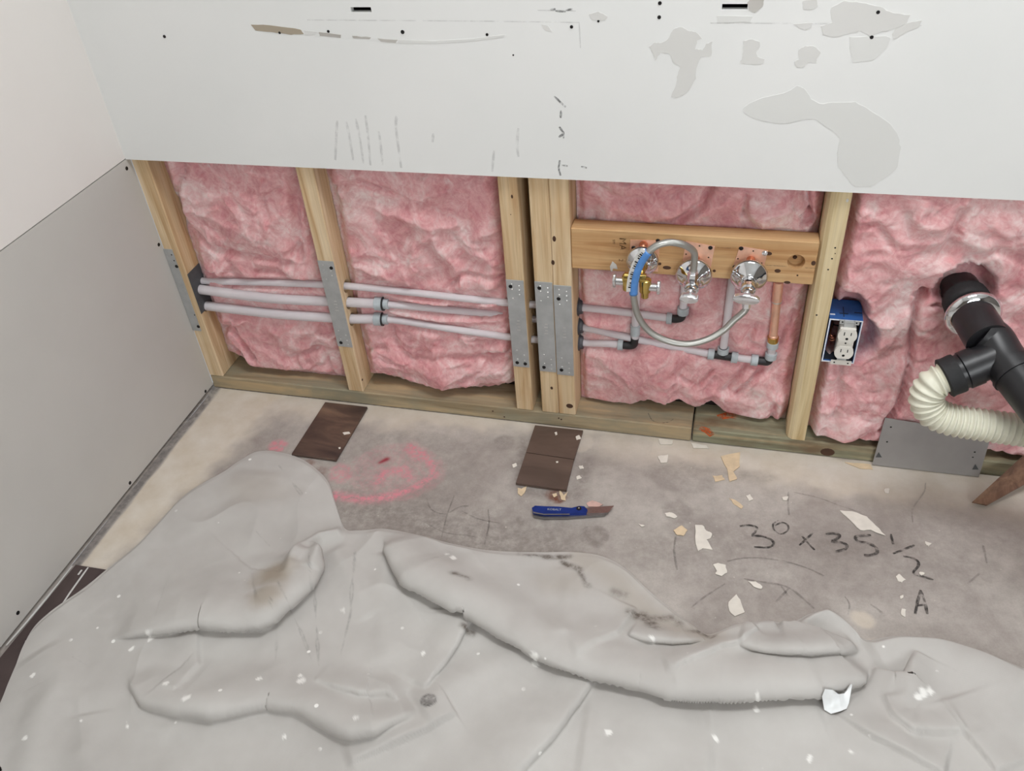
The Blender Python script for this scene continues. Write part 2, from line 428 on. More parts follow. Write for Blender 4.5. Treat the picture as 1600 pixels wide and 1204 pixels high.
M['orange'] = smudge('orange_overspray', srgb(196, 92, 40), 0.85, 60)

# ------------------------------------------------------------------ setting
ZT = 0.6147      # lower edge of the painted drywall
CEIL = 2.45
RX, RY = 3.9, -3.6   # far right wall, rear wall

# floor: fine grid where it is seen, plain quads around it
def build_floor():
    x0, x1, y0, y1, st = 0.0, 2.0, -0.9, 0.0, 0.0037
    nx = int((x1-x0)/st); ny = int((y1-y0)/st)
    xs = np.linspace(x0, x1, nx+1); ys = np.linspace(y0, y1, ny+1); X, Y = np.meshgrid(xs, ys)
    Z = 0.0012*fbm(X*9, Y*9, 5, 3)*smooth(0.0, 0.05, -Y)-0.0008
    n = X.size; idx = np.arange(n).reshape(ny+1, nx+1)
    F = np.stack([idx[:-1, :-1], idx[:-1, 1:], idx[1:, 1:], idx[1:, :-1]], -1).reshape(-1, 4)
    V = np.stack([X, Y, Z], -1).reshape(-1, 3)
    ext = [(-0.013, RY, -.0008), (0, RY, -.0008), (x1, RY, -.0008), (RX, RY, -.0008), (-0.013, y0, -.0008), (RX, y0, -.0008), (-0.013, 0.1, -.0008), (0, 0.1, -.0008), (x1, 0.1, -.0008), (RX, 0.1, -.0008), (0, y0, -.0008), (x1, y0, -.0008), (0, 0, -.0008), (x1, 0, -.0008), (-.013, 0, -.0008), (RX, 0, -.0008)]
    V = np.concatenate([V, np.array(ext)]); e = n
    FF = F.tolist()+[[e+0, e+1, e+10, e+4], [e+1, e+2, e+11, e+10], [e+2, e+3, e+5, e+11], [e+4, e+10, e+12, e+14], [e+11, e+5, e+15, e+13], [e+14, e+12, e+7, e+6], [e+12, e+13, e+8, e+7], [e+13, e+15, e+9, e+8]]
    mb = MB(); mb.v = [tuple(q) for q in V]; mb.f = [tuple(q) for q in FF]
    o = put('floor', mb, M['concrete'], origin=(0, 0, 0), smooth=True, kind='structure', label='bare grey concrete floor with pencil notes and pink chalk', cat='floor')
    Vx, Vy = V[:, 0], V[:, 1]
    wob = 0.012*fbm(Vx*14, Vy*14, 2, 4); wob2 = fbm(Vx*30, Vy*30, 8, 4)
    g2 = lambda q: tuple(G(*q)[:2])
    def stroke(ps, w): 
        d = seg_dist(Vx, Vy, [g2(p) for p in ps])[0]; return np.exp(-((d+0.3*wob)/w)**2)
    def blob(p, r, sx=1): 
        c = g2(p); d = np.sqrt(((Vx-c[0])/sx)**2+(Vy-c[1])**2); return smooth(r+.006, r-.006, d+0.8*wob)
    dark = np.zeros(len(V)); cream = np.zeros(len(V)); rust = np.zeros(len(V)); pink = np.zeros(len(V)); red = np.zeros(len(V)); lead = np.zeros(len(V))
    # plaster-smeared band along the sill and the left wall
    band = 0.05+0.03*np.sin(Vx*5)+0.03*(Vx > 1.1)
    cream = np.maximum(cream, smooth(band+.03, band-.03, -Vy+1.6*wob)*0.75)
    cream = np.maximum(cream, smooth(0.19, 0.11, Vx+0.22*(-Vy-.28)+1.8*wob)*smooth(0.018, 0.024, Vx+.2*wob)*0.95*(Vy > -0.58))
    cream = np.maximum(cream, stroke([(960, 690), (1200, 730), (1400, 760), (1600, 790)], 0.05)*0.6)
    cream = np.maximum(cream, blob((1352, 968), 0.014)*.6); cream = np.maximum(cream, blob((1360, 1005), 0.012)*.5)
    cream = np.maximum(cream, blob((905, 690), 0.035)*.5)
    cream = np.maximum(cream, blob((1150, 720), 0.016)*.9)
    # grey line of old mortar by the left wall
    lead = np.maximum(lead, smooth(0.021, 0.015, Vx)*0.9*(Vy > -0.575))
    dark = np.maximum(dark, stroke([(560, 790), (640, 810), (720, 835), (860, 850)], 0.085)*0.72)
    dark = np.maximum(dark, stroke([(1010, 860), (1150, 850), (1300, 850), (1500, 880)], 0.07)*0.40)
    dark = np.maximum(dark, blob((932, 838), 0.030)*.75); dark = np.maximum(dark, blob((812, 812), 0.014)*.7)
    dark = np.maximum(dark, blob((790, 690), 0.024)*.5); dark = np.maximum(dark, blob((860, 830), 0.03, 1.4)*.45)
    dark = np.maximum(dark, stroke([(820, 690), (812, 730), (815, 765), (900, 775), (918, 720)], 0.016)*.7)
    dark = np.maximum(dark, blob((1055, 800), 0.03)*.45); dark = np.maximum(dark, blob((1065, 745), 0.05, 1.6)*.35)
    dark = np.maximum(dark, stroke([(1060, 730), (1200, 745)], 0.02)*.4)
    dark = np.maximum(dark, blob((650, 720), 0.10, 1.5)*.30)
    dark = np.maximum(dark, stroke([(1150, 900), (1300, 880), (1500, 830), (1600, 850)], 0.07)*.25)
    rust = np.maximum(rust, blob((484, 722), 0.013)*.7); rust = np.maximum(rust, blob((866, 772), 0.016)*.85); rust = np.maximum(rust, blob((872, 779), 0.010))
    rust = np.maximum(rust, blob((500, 735), 0.012)*.4)
    pk = stroke([(524, 774), (565, 779), (608, 776), (652, 759), (677, 741), (677, 727), (659, 709), (641, 698)], 0.013)
    pink = np.maximum(pink, pk*0.95)
    pink = np.maximum(pink, blob((536, 738), 0.026)*.55); pink = np.maximum(pink, stroke([(590, 752), (600, 738), (630, 733), (640, 745)], 0.016)*.85)
    pink = np.maximum(pink, blob((436, 693), 0.022)*.8); pink = np.maximum(pink, stroke([(640, 700), (655, 715)], 0.016)*.7)
    pink = np.maximum(pink, blob((620, 735), 0.09, 1.2)*.22)
    red = np.maximum(red, stroke([(594, 722), (604, 717)], 0.006)*1.0)
    def attrib(name, r, g, b):
        a = o.data.attributes.new(name, 'FLOAT_COLOR', 'POINT')
        a.data.foreach_set('color', np.clip(np.stack([r, g, b, np.ones_like(r)], -1), 0, 1).astype(np.float32).ravel())
    attrib('stain', dark, cream, rust); attrib('chalk', pink, red, lead)
    return o
floor = build_floor()

# left wall: painted upper sheet and newer grey lower board
wl = thing('wall_left', (0, 0, 0), 'left wall of white painted drywall over newer grey board', 'wall', kind='structure')
put('upper_drywall', MB().box(-0.0127, 0.0, RY, -0.0127, ZT+0.0022, CEIL), M['wall_l'], wl)
put('lower_drywall', MB().box(-0.0127, 0.0, RY, 0.001, 0.009, ZT), M['board'], wl, label='newer unpainted grey drywall board')
put('seam_backing', MB().box(-0.03, -0.0129, RY, 0.001, 0.0, CEIL), M['sheath'], wl)
for (px, py) in [(198, 263), (248, 382), (203, 754), (321, 611), (28, 957), (134, 55)]:
    q = L(px, py, 0.0); r = 0.0042 if py > 100 else 0.003
    put('screw', MB().lathe([(0, r), (0.0008, r*.9)], q, (1, 0, 0), 12), M['screw'], wl)

# back wall: upper drywall with two slots cut through
slots = []
for (a, b, c, d) in [(548, 580, 12.5, 18), (1128, 1168, 7.5, 14)]:
    p0 = W(a, (c+d)/2, -0.0127); p1 = W(b, (c+d)/2, -0.0127); h = 0.0042
    slots.append((p0[0], p1[0], (p0[2]+p1[2])/2-h, (p0[2]+p1[2])/2+h))
wb = put('wall_back', MB().box(0.0, RX, -0.0127, -0.0002, ZT, CEIL), M['wall'], origin=(0, 0, ZT), kind='structure', label='white painted back wall drywall with patches and open studs below', cat='wall')
cut(wb, [MB().box(a, b, -0.03, 0.02, c, d) for a, b, c, d in slots])
put('lower_drywall', MB().box(2.04, RX, -0.0127, -0.0002, .042, ZT-.001), M['wall'], wb)
put('wall_exterior', MB().box(-0.03, RX, 0.0925, 0.105, 0, CEIL), M['sheath'], origin=(0, .1, 0), kind='structure', label='dark sheathing at the back of the stud bays', cat='wall')

def wpoly(pts, jit=0.0012, sub=4, y=-0.0127):
    p = [W(a, b, y) for a, b in pts]; out = []; n = len(p)
    for i in range(n):
        for k in range(sub):
            q = p[i]+(p[(i+1) % n]-p[i])*k/sub; out.append((q[0]+random.uniform(-jit, jit), y, q[2]+random.uniform(-jit, jit)))
    return out
def z6(pts): return [(960+a/2.5, b/2.5) for a, b in pts]
patches = [
 (z6([(135, 180), (160, 165), (185, 168), (215, 145), (230, 112), (260, 104), (285, 118), (320, 125), (342, 150), (322, 160), (318, 190), (345, 195), (360, 170), (383, 160), (378, 218), (340, 222), (322, 260), (318, 305), (290, 355), (255, 378), (220, 380), (238, 340), (245, 300), (258, 262), (228, 240), (215, 210), (180, 205), (160, 235), (150, 205)]), 'patch', 'jagged grey patch where paint was pulled off'),
 (z6([(505, 160), (535, 152), (568, 165), (570, 185), (555, 200), (558, 222), (588, 232), (578, 248), (540, 252), (490, 245), (500, 225), (503, 195)]), 'patch', 'boot-shaped grey patch'),
 (z6([(718, 195), (745, 180), (785, 180), (808, 208), (790, 230), (790, 245), (760, 240), (735, 262), (712, 265), (705, 240), (722, 232)]), 'patch', 'small grey patch'),
 (z6([(500, 425), (530, 402), (580, 380), (660, 365), (715, 335), (740, 345), (770, 385), (800, 405), (870, 398), (940, 398), (1000, 430), (1070, 475), (1105, 520), (1118, 575), (1108, 650), (1065, 690), (1000, 728), (935, 728), (905, 690), (875, 650), (868, 600), (880, 540), (860, 515), (820, 490), (780, 462), (740, 465), (690, 478), (640, 482), (570, 470), (515, 448)]), 'patch2', 'large curved filler patch'),
 (z6([(845, 30), (900, 5), (960, 8), (1040, 25), (1070, 45), (1155, 60), (1140, 90), (1095, 112), (1040, 125), (1000, 145), (960, 120), (910, 130), (860, 145), (815, 135), (808, 100), (850, 88)]), 'patch', 'broad grey patch with two screw holes'),
 (z6([(1100, 110), (1160, 85), (1200, 80), (1190, 105), (1140, 125), (1090, 155), (1085, 130)]), 'patch', 'thin grey smear'),
 (z6([(920, 145), (1060, 140), (1080, 150), (1060, 190), (1010, 235), (930, 242), (920, 190)]), 'patch2', 'pale filler square'),
 (z6([(735, 5), (790, -6), (795, 25), (770, 38), (738, 35)]), 'patch', 'small grey patch at the top'),
 (z6([(535, -10), (585, -10), (580, 25), (550, 50), (525, 40), (520, 10)]), 'torn2', 'brownish torn paper'),
 (z6([(400, 60), (540, 62), (530, 85), (402, 90)]), 'patch2', 'filler strip below slot'),
 (z6([(700, 92), (775, 88), (770, 105), (745, 118), (720, 108)]), 'patch', 'thin grey patch'),
 ([(392, 38), (430, 40), (470, 46), (475, 53), (455, 54), (425, 50), (400, 48)], 'torn', 'brown torn paper strip'),
 ([(475, 47), (498, 50), (492, 54), (477, 54)], 'patch2', 'pale torn strip'),
 ([(498, 50), (533, 54), (532, 59), (500, 56)], 'torn2', 'grey torn strip'),
 ([(550, 56), (580, 58), (578, 61), (553, 60)], 'torn2', 'grey torn strip'),
 ([(590, 60), (622, 62), (618, 67), (596, 65)], 'torn2', 'grey torn strip'),
 ([(622, 62), (680, 64), (740, 60), (790, 54), (785, 58), (740, 64), (680, 68), (622, 67)], 'patch2', 'pale torn strip tail'),
 ([(920, 22), (935, 18), (950, 26), (945, 32), (925, 31)], 'patch', 'small grey rub mark'),
 ([(845, 38), (856, 40), (863, 50), (852, 47)], 'patch', 'small grey rub mark'),
]
for pts, mt, lb in patches:
    put('wall_patch', MB().prism(wpoly(pts, 0.0009 if len(pts) > 8 else 0.0005), (0, -0.0006, 0)), M[mt], wb, label=lb)
for (px, py, r) in [(257, 57, .003), (629, 50, .0035), (513, 49, .0025), (893, 42, .0028), (1372, 19, .003), (1362, 58, .003), (761, 54, .0025), (437, 51, .0025), (1030, 27, .003), (935, 33, .002), (802, 86, .0015), (1031, 5, .003)]:
    put('screw_hole', MB().lathe([(0, r), (0.0009, r*.9)], W(px, py, -0.0127), (0, -1, 0), 12), M['screw'], wb)
def wall_stroke(pts, w, m):
    mb = MB().ribbon(spline([W(a, b, -0.0127) for a, b in pts], 3), w, (0, -1, 0), 0.0004)
    put('scuff_mark', mb, M[m], wb)
for p in [[(527, 188), (526, 205), (524, 250)], [(541, 190), (546, 212), (552, 250)], [(556, 185), (563, 220), (568, 255)], [(571, 180), (575, 210), (579, 258)], [(592, 205), (596, 235), (598, 258)], [(620, 180), (619, 200), (627, 262)], [(810, 200), (808, 225), (810, 245)], [(677, 208), (676, 222)], [(772, 235), (769, 268)]]:
    wall_stroke(p, 0.005, 'scuff')
for p in [[(866, 150), (874, 158), (884, 167)], [(877, 172), (876, 184)], [(874, 198), (880, 208), (873, 214)], [(880, 205), (881, 216)], [(875, 250), (873, 262), (876, 274)]]:
    wall_stroke(p, 0.004, 'scuff_d')
for p in [[(878, 258), (887, 259)], [(908, 260), (917, 262)], [(860, 15), (868, 14)], [(884, 16), (895, 14)], [(868, 17), (884, 18)]]:
    wall_stroke(p, 0.0032, 'scuff_d')
for p in [[(480, 31), (620, 32), (760, 33), (905, 35)], [(905, 35), (907, 75)], [(840, 16), (900, 17)], [(1110, 36), (1300, 37), (1440, 40)]]:
    wall_stroke(p, 0.002, 'scuff')

# rest of the room, behind and beside the camera
put('ceiling', MB().box(-0.03, RX+.1, RY-.1, 0.105, CEIL, CEIL+0.05), M['ceil'], origin=(0, 0, CEIL), kind='structure', label='plain white ceiling above the room', cat='ceiling')
put('wall_right', MB().box(RX, RX+0.1, RY, 0.0, 0, CEIL), M['greige'], origin=(RX, 0, 0), kind='structure', label='plain right wall in darkened greige', cat='wall')
wr = MB(); wx0, wx1, wz0, wz1 = 1.70, 3.40, 0.95, 2.15
wr.box(-0.03, wx0, RY-0.1, RY, 0, CEIL).box(wx1, RX+.1, RY-0.1, RY, 0, CEIL).box(wx0, wx1, RY-0.1, RY, 0, wz0).box(wx0, wx1, RY-0.1, RY, wz1, CEIL)
put('wall_rear', wr, M['greige'], origin=(0, RY, 0), kind='structure', label='rear wall with the window', cat='wall')
wf = MB(); t_ = 0.05
wf.box(wx0, wx1, RY-0.08, RY-0.03, wz0, wz0+t_).box(wx0, wx1, RY-.08, RY-.03, wz1-t_, wz1).box(wx0, wx0+t_, RY-.08, RY-.03, wz0+t_, wz1-t_).box(wx1-t_, wx1, RY-.08, RY-.03, wz0+t_, wz1-t_).box(2.525, 2.575, RY-.08, RY-.03, wz0+t_, wz1-t_)
win = put('window_1', wf, M['white_pl'], origin=(2.55, RY, wz0), kind='structure', label='white framed window in the rear wall', cat='window')
def glass():
    t = NT('window_glass'); t.base((1, 1, 1, 1), 0.0); t.b.inputs['Transmission Weight'].default_value = 1.0; t.b.inputs['IOR'].default_value = 1.45; return t.m
put('pane', MB().box(wx0+t_, 2.525, RY-.058, RY-.052, wz0+t_, wz1-t_).box(2.575, wx1-t_, RY-.058, RY-.052, wz0+t_, wz1-t_), glass(), win)

# ------------------------------------------------------------------ framing
S = 0.038; D = 0.089; TOP = 2.40
XA, XB, XC, XD1, XE0 = 0.0005, 0.3753, 0.7897, 0.8490, 1.3785
XD2 = XD1+S+0.0006
# pipe positions where they pass the studs
P1 = [(0.0, .042, .296), (.036, .040, .292), (.2, .038, .303), (.394, .031, .316), (.55, .030, .314), (.70, .031, .308), (.80, .037, .302), (.925, .062, .288), (1.02, .058, .288), (1.118, .050, .287)]
P2 = [(0.0, .024, .280), (.036, .024, .279), (.22, .025, .270), (.394, .026, .276), (.455, .028, .277), (.487, .030, .277)]
P2b = [(.487, .030, .277), (.53, .034, .274), (.66, .046, .264), (.80, .055, .255), (.925, .066, .236), (1.05, .058, .221), (1.209, .050, .205)]
P3 = [(0.0, .026, .233), (.036, .026, .232), (.22, .024, .228), (.394, .023, .233), (.455, .028, .235), (.478, .030, .235)]
P3b = [(.478, .030, .235), (.53, .034, .232), (.66, .028, .226), (.80, .034, .214), (.925, .062, .196), (.99, .056, .204), (1.024, .052, .207)]
def holes(x0, x1, zs, r=0.0155):
    return [MB().lathe([(0, r), (x1-x0+.02, r)], (x0-.01, y, z), (1, 0, 0), 20) for y, z in zs]

def stud(x0, label, mat='stud', hz=(), wane=0.0, rr=0.0155):
    if wane:
        pr = [(x0+wane, 0.0), (x0+S, 0.0), (x0+S, D), (x0, D), (x0, wane*1.25), (x0+wane*.35, wane*.5)]
        mb = MB().prism([(a, b, S+.0004) for a, b in pr], (0, 0, TOP-S))
    else:
        mb = MB().bbox(x0, x0+S, 0.0, D, S+.0004, TOP, 0.0018)
    o = put('wall_stud', mb, M[mat], origin=(x0+S/2, D/2, S), label=label, cat='stud', group='upright wall studs')
    if hz: cut(o, holes(x0, x0+S, hz, rr))
    return o
hz0 = [(.040, .294), (.024, .2795), (.026, .2325)]
stA = stud(XA, 'pine stud in the left corner, tight against the grey drywall', hz=[(.041, .294), (.026, .2325)], rr=0.014)
stB = stud(XB, 'pine stud between the two left insulation bays, with a steel plate', 'stud', hz=[(.031, .316), (.026, .276), (.023, .233)])
stC = stud(XC, 'pine stud just left of the dark narrow gap', 'stud', hz=[(.039, .301), (.055, .255), (.036, .213)], rr=.0135)
stD = stud(XD1, 'left stud of the doubled pair, right of the dark gap', 'stud', hz=[(.051, .295), (.06, .2475), (.049, .206)], rr=.0145)
stD2 = stud(XD2, 'right stud of the doubled pair, beside the valves', 'stud', hz=[(.064, .289), (.066, .238), (.064, .197)], rr=.0145)
stE = stud(XE0, 'pale stud with a bark edge, left of the blue outlet box', 'stud_pale', wane=0.012)

def disc(name, q, r, axis, m, parent, h=0.0006, sx=1, sz=1):
    return put(name, MB().lathe([(0, r), (h, r*.85)], q, axis, 14, sx, sz), M[m], parent)
FY = (0, -1, 0)
for (px, py, r, p, sz) in [(800, 307, .002, stC, 2), (866, 373, .0035, stD2, 1.8), (864, 410, .0035, stD2, 1.6), (862, 606, .003, stD, 1.4), (890, 634, .008, stD2, .8), (798, 335, .001, stC, 1)]:
    disc('knot', W(px, py), r, FY, 'knot', p, sz=sz)
for (px, py, r) in [(1305, 387, .0016), (1305, 396, .001), (1300, 404, .0016), (1294, 421, .0016), (1276, 492, .0018)]:
    disc('nail_hole', W(px, py), r, FY, 'black', stE)
disc('staple', W(1324, 313), .0022, FY, 'galv_dim', stE, sz=1.6)
# knots on the side faces of the corner stud and stud B
disc('knot', L(566, 593, XB+S), .003, (1, 0, 0), 'knot', stB)

# bottom plates
JX = W(1080, 690)[0]
s1 = put('bottom_plate', MB().bbox(0.0005, JX-0.0015, 0.0, D, 0.0, S, 0.0025), M['sill'], label='weathered bottom plate on the floor from the left corner to the split joint', cat='bottom plate', group='bottom plates')
s2 = put('bottom_plate', MB().bbox(JX+0.0015, RX-.02, 0.0, D, 0.0, S, 0.0025), M['sill_green'], label='greenish treated bottom plate on the floor right of the split joint', cat='bottom plate', group='bottom plates')
disc('knot', W(1293, 706), .0145, FY, 'knot', s2, sz=.75)
for (px, py) in [(770, 642), (788, 651), (873, 653), (877, 655)]: disc('nail_hole', W(px, py), .002, FY, 'knot', s1)
def floor_ribbon(name, pts, w, m, parent, z=0.0, fine=3):
    return put(name, MB().ribbon(spline([G(a, b, z) for a, b in pts], fine), w, (0, 0, 1), 0.0007), M[m], parent)
put('crack', MB().ribbon(spline([W(1013, 645), W(1019, 656), W(1030, 660), W(1045, 659), W(1052, 654)], 3), .002, FY), M['scuff_d'], s1)
put('overspray', MB().ribbon([G(1122, 652, S), G(1140, 648, S), G(1152, 652, S)], .022, (0, 0, 1), .0005), M['orange'], s2)
put('overspray', MB().ribbon([W(1093, 668), W(1105, 672), W(1113, 680)], .018, FY, .0005), M['orange'], s2)

# horizontal blocking between the doubled stud and stud E
BX0, BX1 = XD2+S+0.0006, XE0-0.0006
BZ0, BZ1 = 0.4195, 0.5085
blk = put('blocking', MB().bbox(BX0, BX1, 0.002, 0.040, BZ0, BZ1, 0.0018), M['stud_x'], label='horizontal wood block carrying the three water valves', cat='blocking')
hc = W(1244, 409, 0.002)
cut(blk, [MB().lathe([(-.01, .0158), (.017, .0150)], (hc[0], .002, hc[2]), (0, 1, 0), 28)])
put('dowel', MB().lathe([(0, .004), (.003, .0025)], (hc[0]-.002, .0188, hc[2]), FY, 12), M['knot'], blk)
put('crack', MB().ribbon(spline([W(1196, 414, .002), W(1215, 415, .002), W(1229, 416, .002)], 3), .0012, FY), M['scuff_d'], blk)
put('crack', MB().ribbon(spline([W(1258, 418, .002), W(1266, 418.5, .002), W(1275, 419, .002)], 3), .0012, FY), M['scuff_d'], blk)
put('crack', MB().ribbon(spline([W(1120, 386, .002), W(1135, 387, .002), W(1150, 387, .002)], 3), .001, FY), M['scuff_d'], blk)
for (px, py, r, sx) in [(1215, 423, .004, 1.4), (1246, 430, .0018, 1), (1116, 423, .003, 1), (1031, 412, .003, 1), (1042, 418, .004, 2.0), (1230, 441, .003, 2), (1201, 396, .004, 1.5), (1271, 411, .005, .8)]:
    disc('knot', W(px, py, .002), r, FY, 'knot', blk, sx=sx)
def text_mesh(txt, size, m, loc, ex, ey, parent, name='stamp'):
    """flat lettering; ex reading direction, ey up direction of the glyphs"""
    cu = bpy.data.curves.new('t', 'FONT'); cu.body = txt; cu.size = size; cu.resolution_u = 3
    to = bpy.data.objects.new('t', cu); COL.objects.link(to); bpy.context.view_layer.update()
    me = bpy.data.meshes.new_from_object(to.evaluated_get(bpy.context.evaluated_depsgraph_get()))
    ex = Vector(ex).normalized(); ey = Vector(ey).normalized(); l = Vector(loc)
    mb = MB(); mb.add([l+ex*v.co.x+ey*v.co.y for v in me.vertices], [list(p.vertices) for p in me.polygons])
    bpy.data.objects.remove(to); bpy.data.meshes.remove(me)
    return put(name, mb, M[m], parent)
q = W(968, 371, .0015); text_mesh('MA', 0.019, 'ink', q, (0, 0, -1), (1, 0, 0), blk)
q = W(967, 404, .0015); text_mesh('2', 0.012, 'ink', q, (0, 0, -1), (1, 0, 0), blk)
q = W(957, 374, .0015); text_mesh('SPF', 0.007, 'ink', q, (0, 0, -1), (1, 0, 0), blk)
bl = put('torn_tape', MB().prism([W(a, b, .0018) for a, b in [(953, 416), (957, 408), (963, 413), (965, 420), (958, 419), (956, 425), (954, 422)]], (0, -.0006, 0)), M['tag_white'], blk, label='torn scrap of white tape')

# ------------------------------------------------------------------ steel protection plates
def nail_plate(x0, z0, z1, screws, label, w=S, dx=0.0):
    t = thing('nail_plate', (x0+w/2, 0, z0), label, 'nail plate', 'steel stud guard plates')
    put('plate', MB().bbox(x0+.0006, x0+w-.0006, -0.0019, -0.0002, z0, z1, 0.0004), M['galv'], t)
    mb = MB(); h = z1-z0
    for (a, b) in [(.32, .955), (.72, .94), (.32, .90), (.72, .895), (.72, .845), (.32, .80), (.32, .20), (.72, .15), (.32, .095), (.72, .085), (.72, .035)]:
        mb.lathe([(0, .0019), (.0009, .0011)], (x0+w*a, -.0019, z0+h*b), FY, 8)
    put('prong_dimples', mb, M['galv_dim'], t, kind='stuff')
    for (a, b) in screws:
        c = (x0+w*a, -.0019, z0+h*b)
        s = put('screw', MB().lathe([(0, .0042), (.0012, .0036)], c, FY, 14), M['screw'], t)
    mb = MB()
    for k in range(4): mb.box(x0+w*(.42+.05*(k % 2)), x0+w*(.62), -.00215, -.0019, z0+h*(.44+.035*k), z0+h*(.452+.035*k))
    put('embossing', mb, M['galv_dim'], t, kind='stuff')
    return t
nail_plate(XB, .171, .397, [(.78, .93), (.28, .05)], 'steel guard plate on the stud between the two left bays')
nail_plate(XC, .163, .3845, [(.25, .93), (.28, .05), (.75, .045)], 'steel guard plate on the stud left of the dark gap')
nail_plate(XD1, .157, .3850, [(.27, .935), (.28, .05)], 'left of two abutting guard plates on the doubled stud')
nail_plate(XD2, .152, .3800, [(.28, .86), (.28, .06)], 'right of two abutting guard plates on the doubled stud')
tA = thing('nail_plate', (.014, 0, .175), 'narrow visible steel guard plate on the corner stud by the grey drywall', 'nail plate', 'steel stud guard plates')
put('plate', MB().bbox(0.001, 0.0235, -.0019, -.0002, .176, .398, .0004), M['galv'], tA)
for (px, py) in [(276, 416), (310, 510)]: put('screw', MB().lathe([(0, .0042), (.0012, .0036)], W(px, py, -.0019), FY, 14), M['screw'], tA)
mb = MB()
for (px, py) in [(268, 398), (272, 407), (304, 492)]: mb.lathe([(0, .0018), (.0006, .001)], W(px, py, -.0019), FY, 8)
put('prong_dimples', mb, M['screw'], tA, kind='stuff')
put('pipe_shield', MB().bbox(XA+S+.0003, XA+S+.0022, -.0005, .058, .226, .334, .0005), M['shield'], label='dark grey shield on the corner stud where the pipes enter', cat='shield')

bpz = thing('cover_plate', (1.66, -.004, 0), 'wide dull grey metal plate leaning on the bottom plate below the white hose', 'metal plate')
c = [W(1383, 652, -.003), W(1549, 678, -.003), W(1528, 747, -.009), W(1362, 727, -.009)]
zb = min(c[2][2], c[3][2]); c = [np.array((a[0], a[1], max(a[2], .0012))) for a in c]
put('sheet', MB().prism([tuple(a) for a in c], (0, -.0018, .0003)), M['plate_big'], bpz)
for (px, py) in [(1392, 667), (1386, 690), (1384, 698), (1523, 706), (1520, 714)]:
    put('hole', MB().lathe([(0, .0019), (.0004, .0017)], W(px, py, -.0078), FY, 10), M['black'], bpz)
for (px, py) in [(1373, 710), (1524, 729)]:
    a = W(px, py-4, -.0095); b = W(px-5, py+4, -.0102); e = W(px+5, py+4, -.0102)
    put('triangle_mark', MB().prism([tuple(a), tuple(b), tuple(e)], (0, -.0006, 0)), M['shield'], bpz)

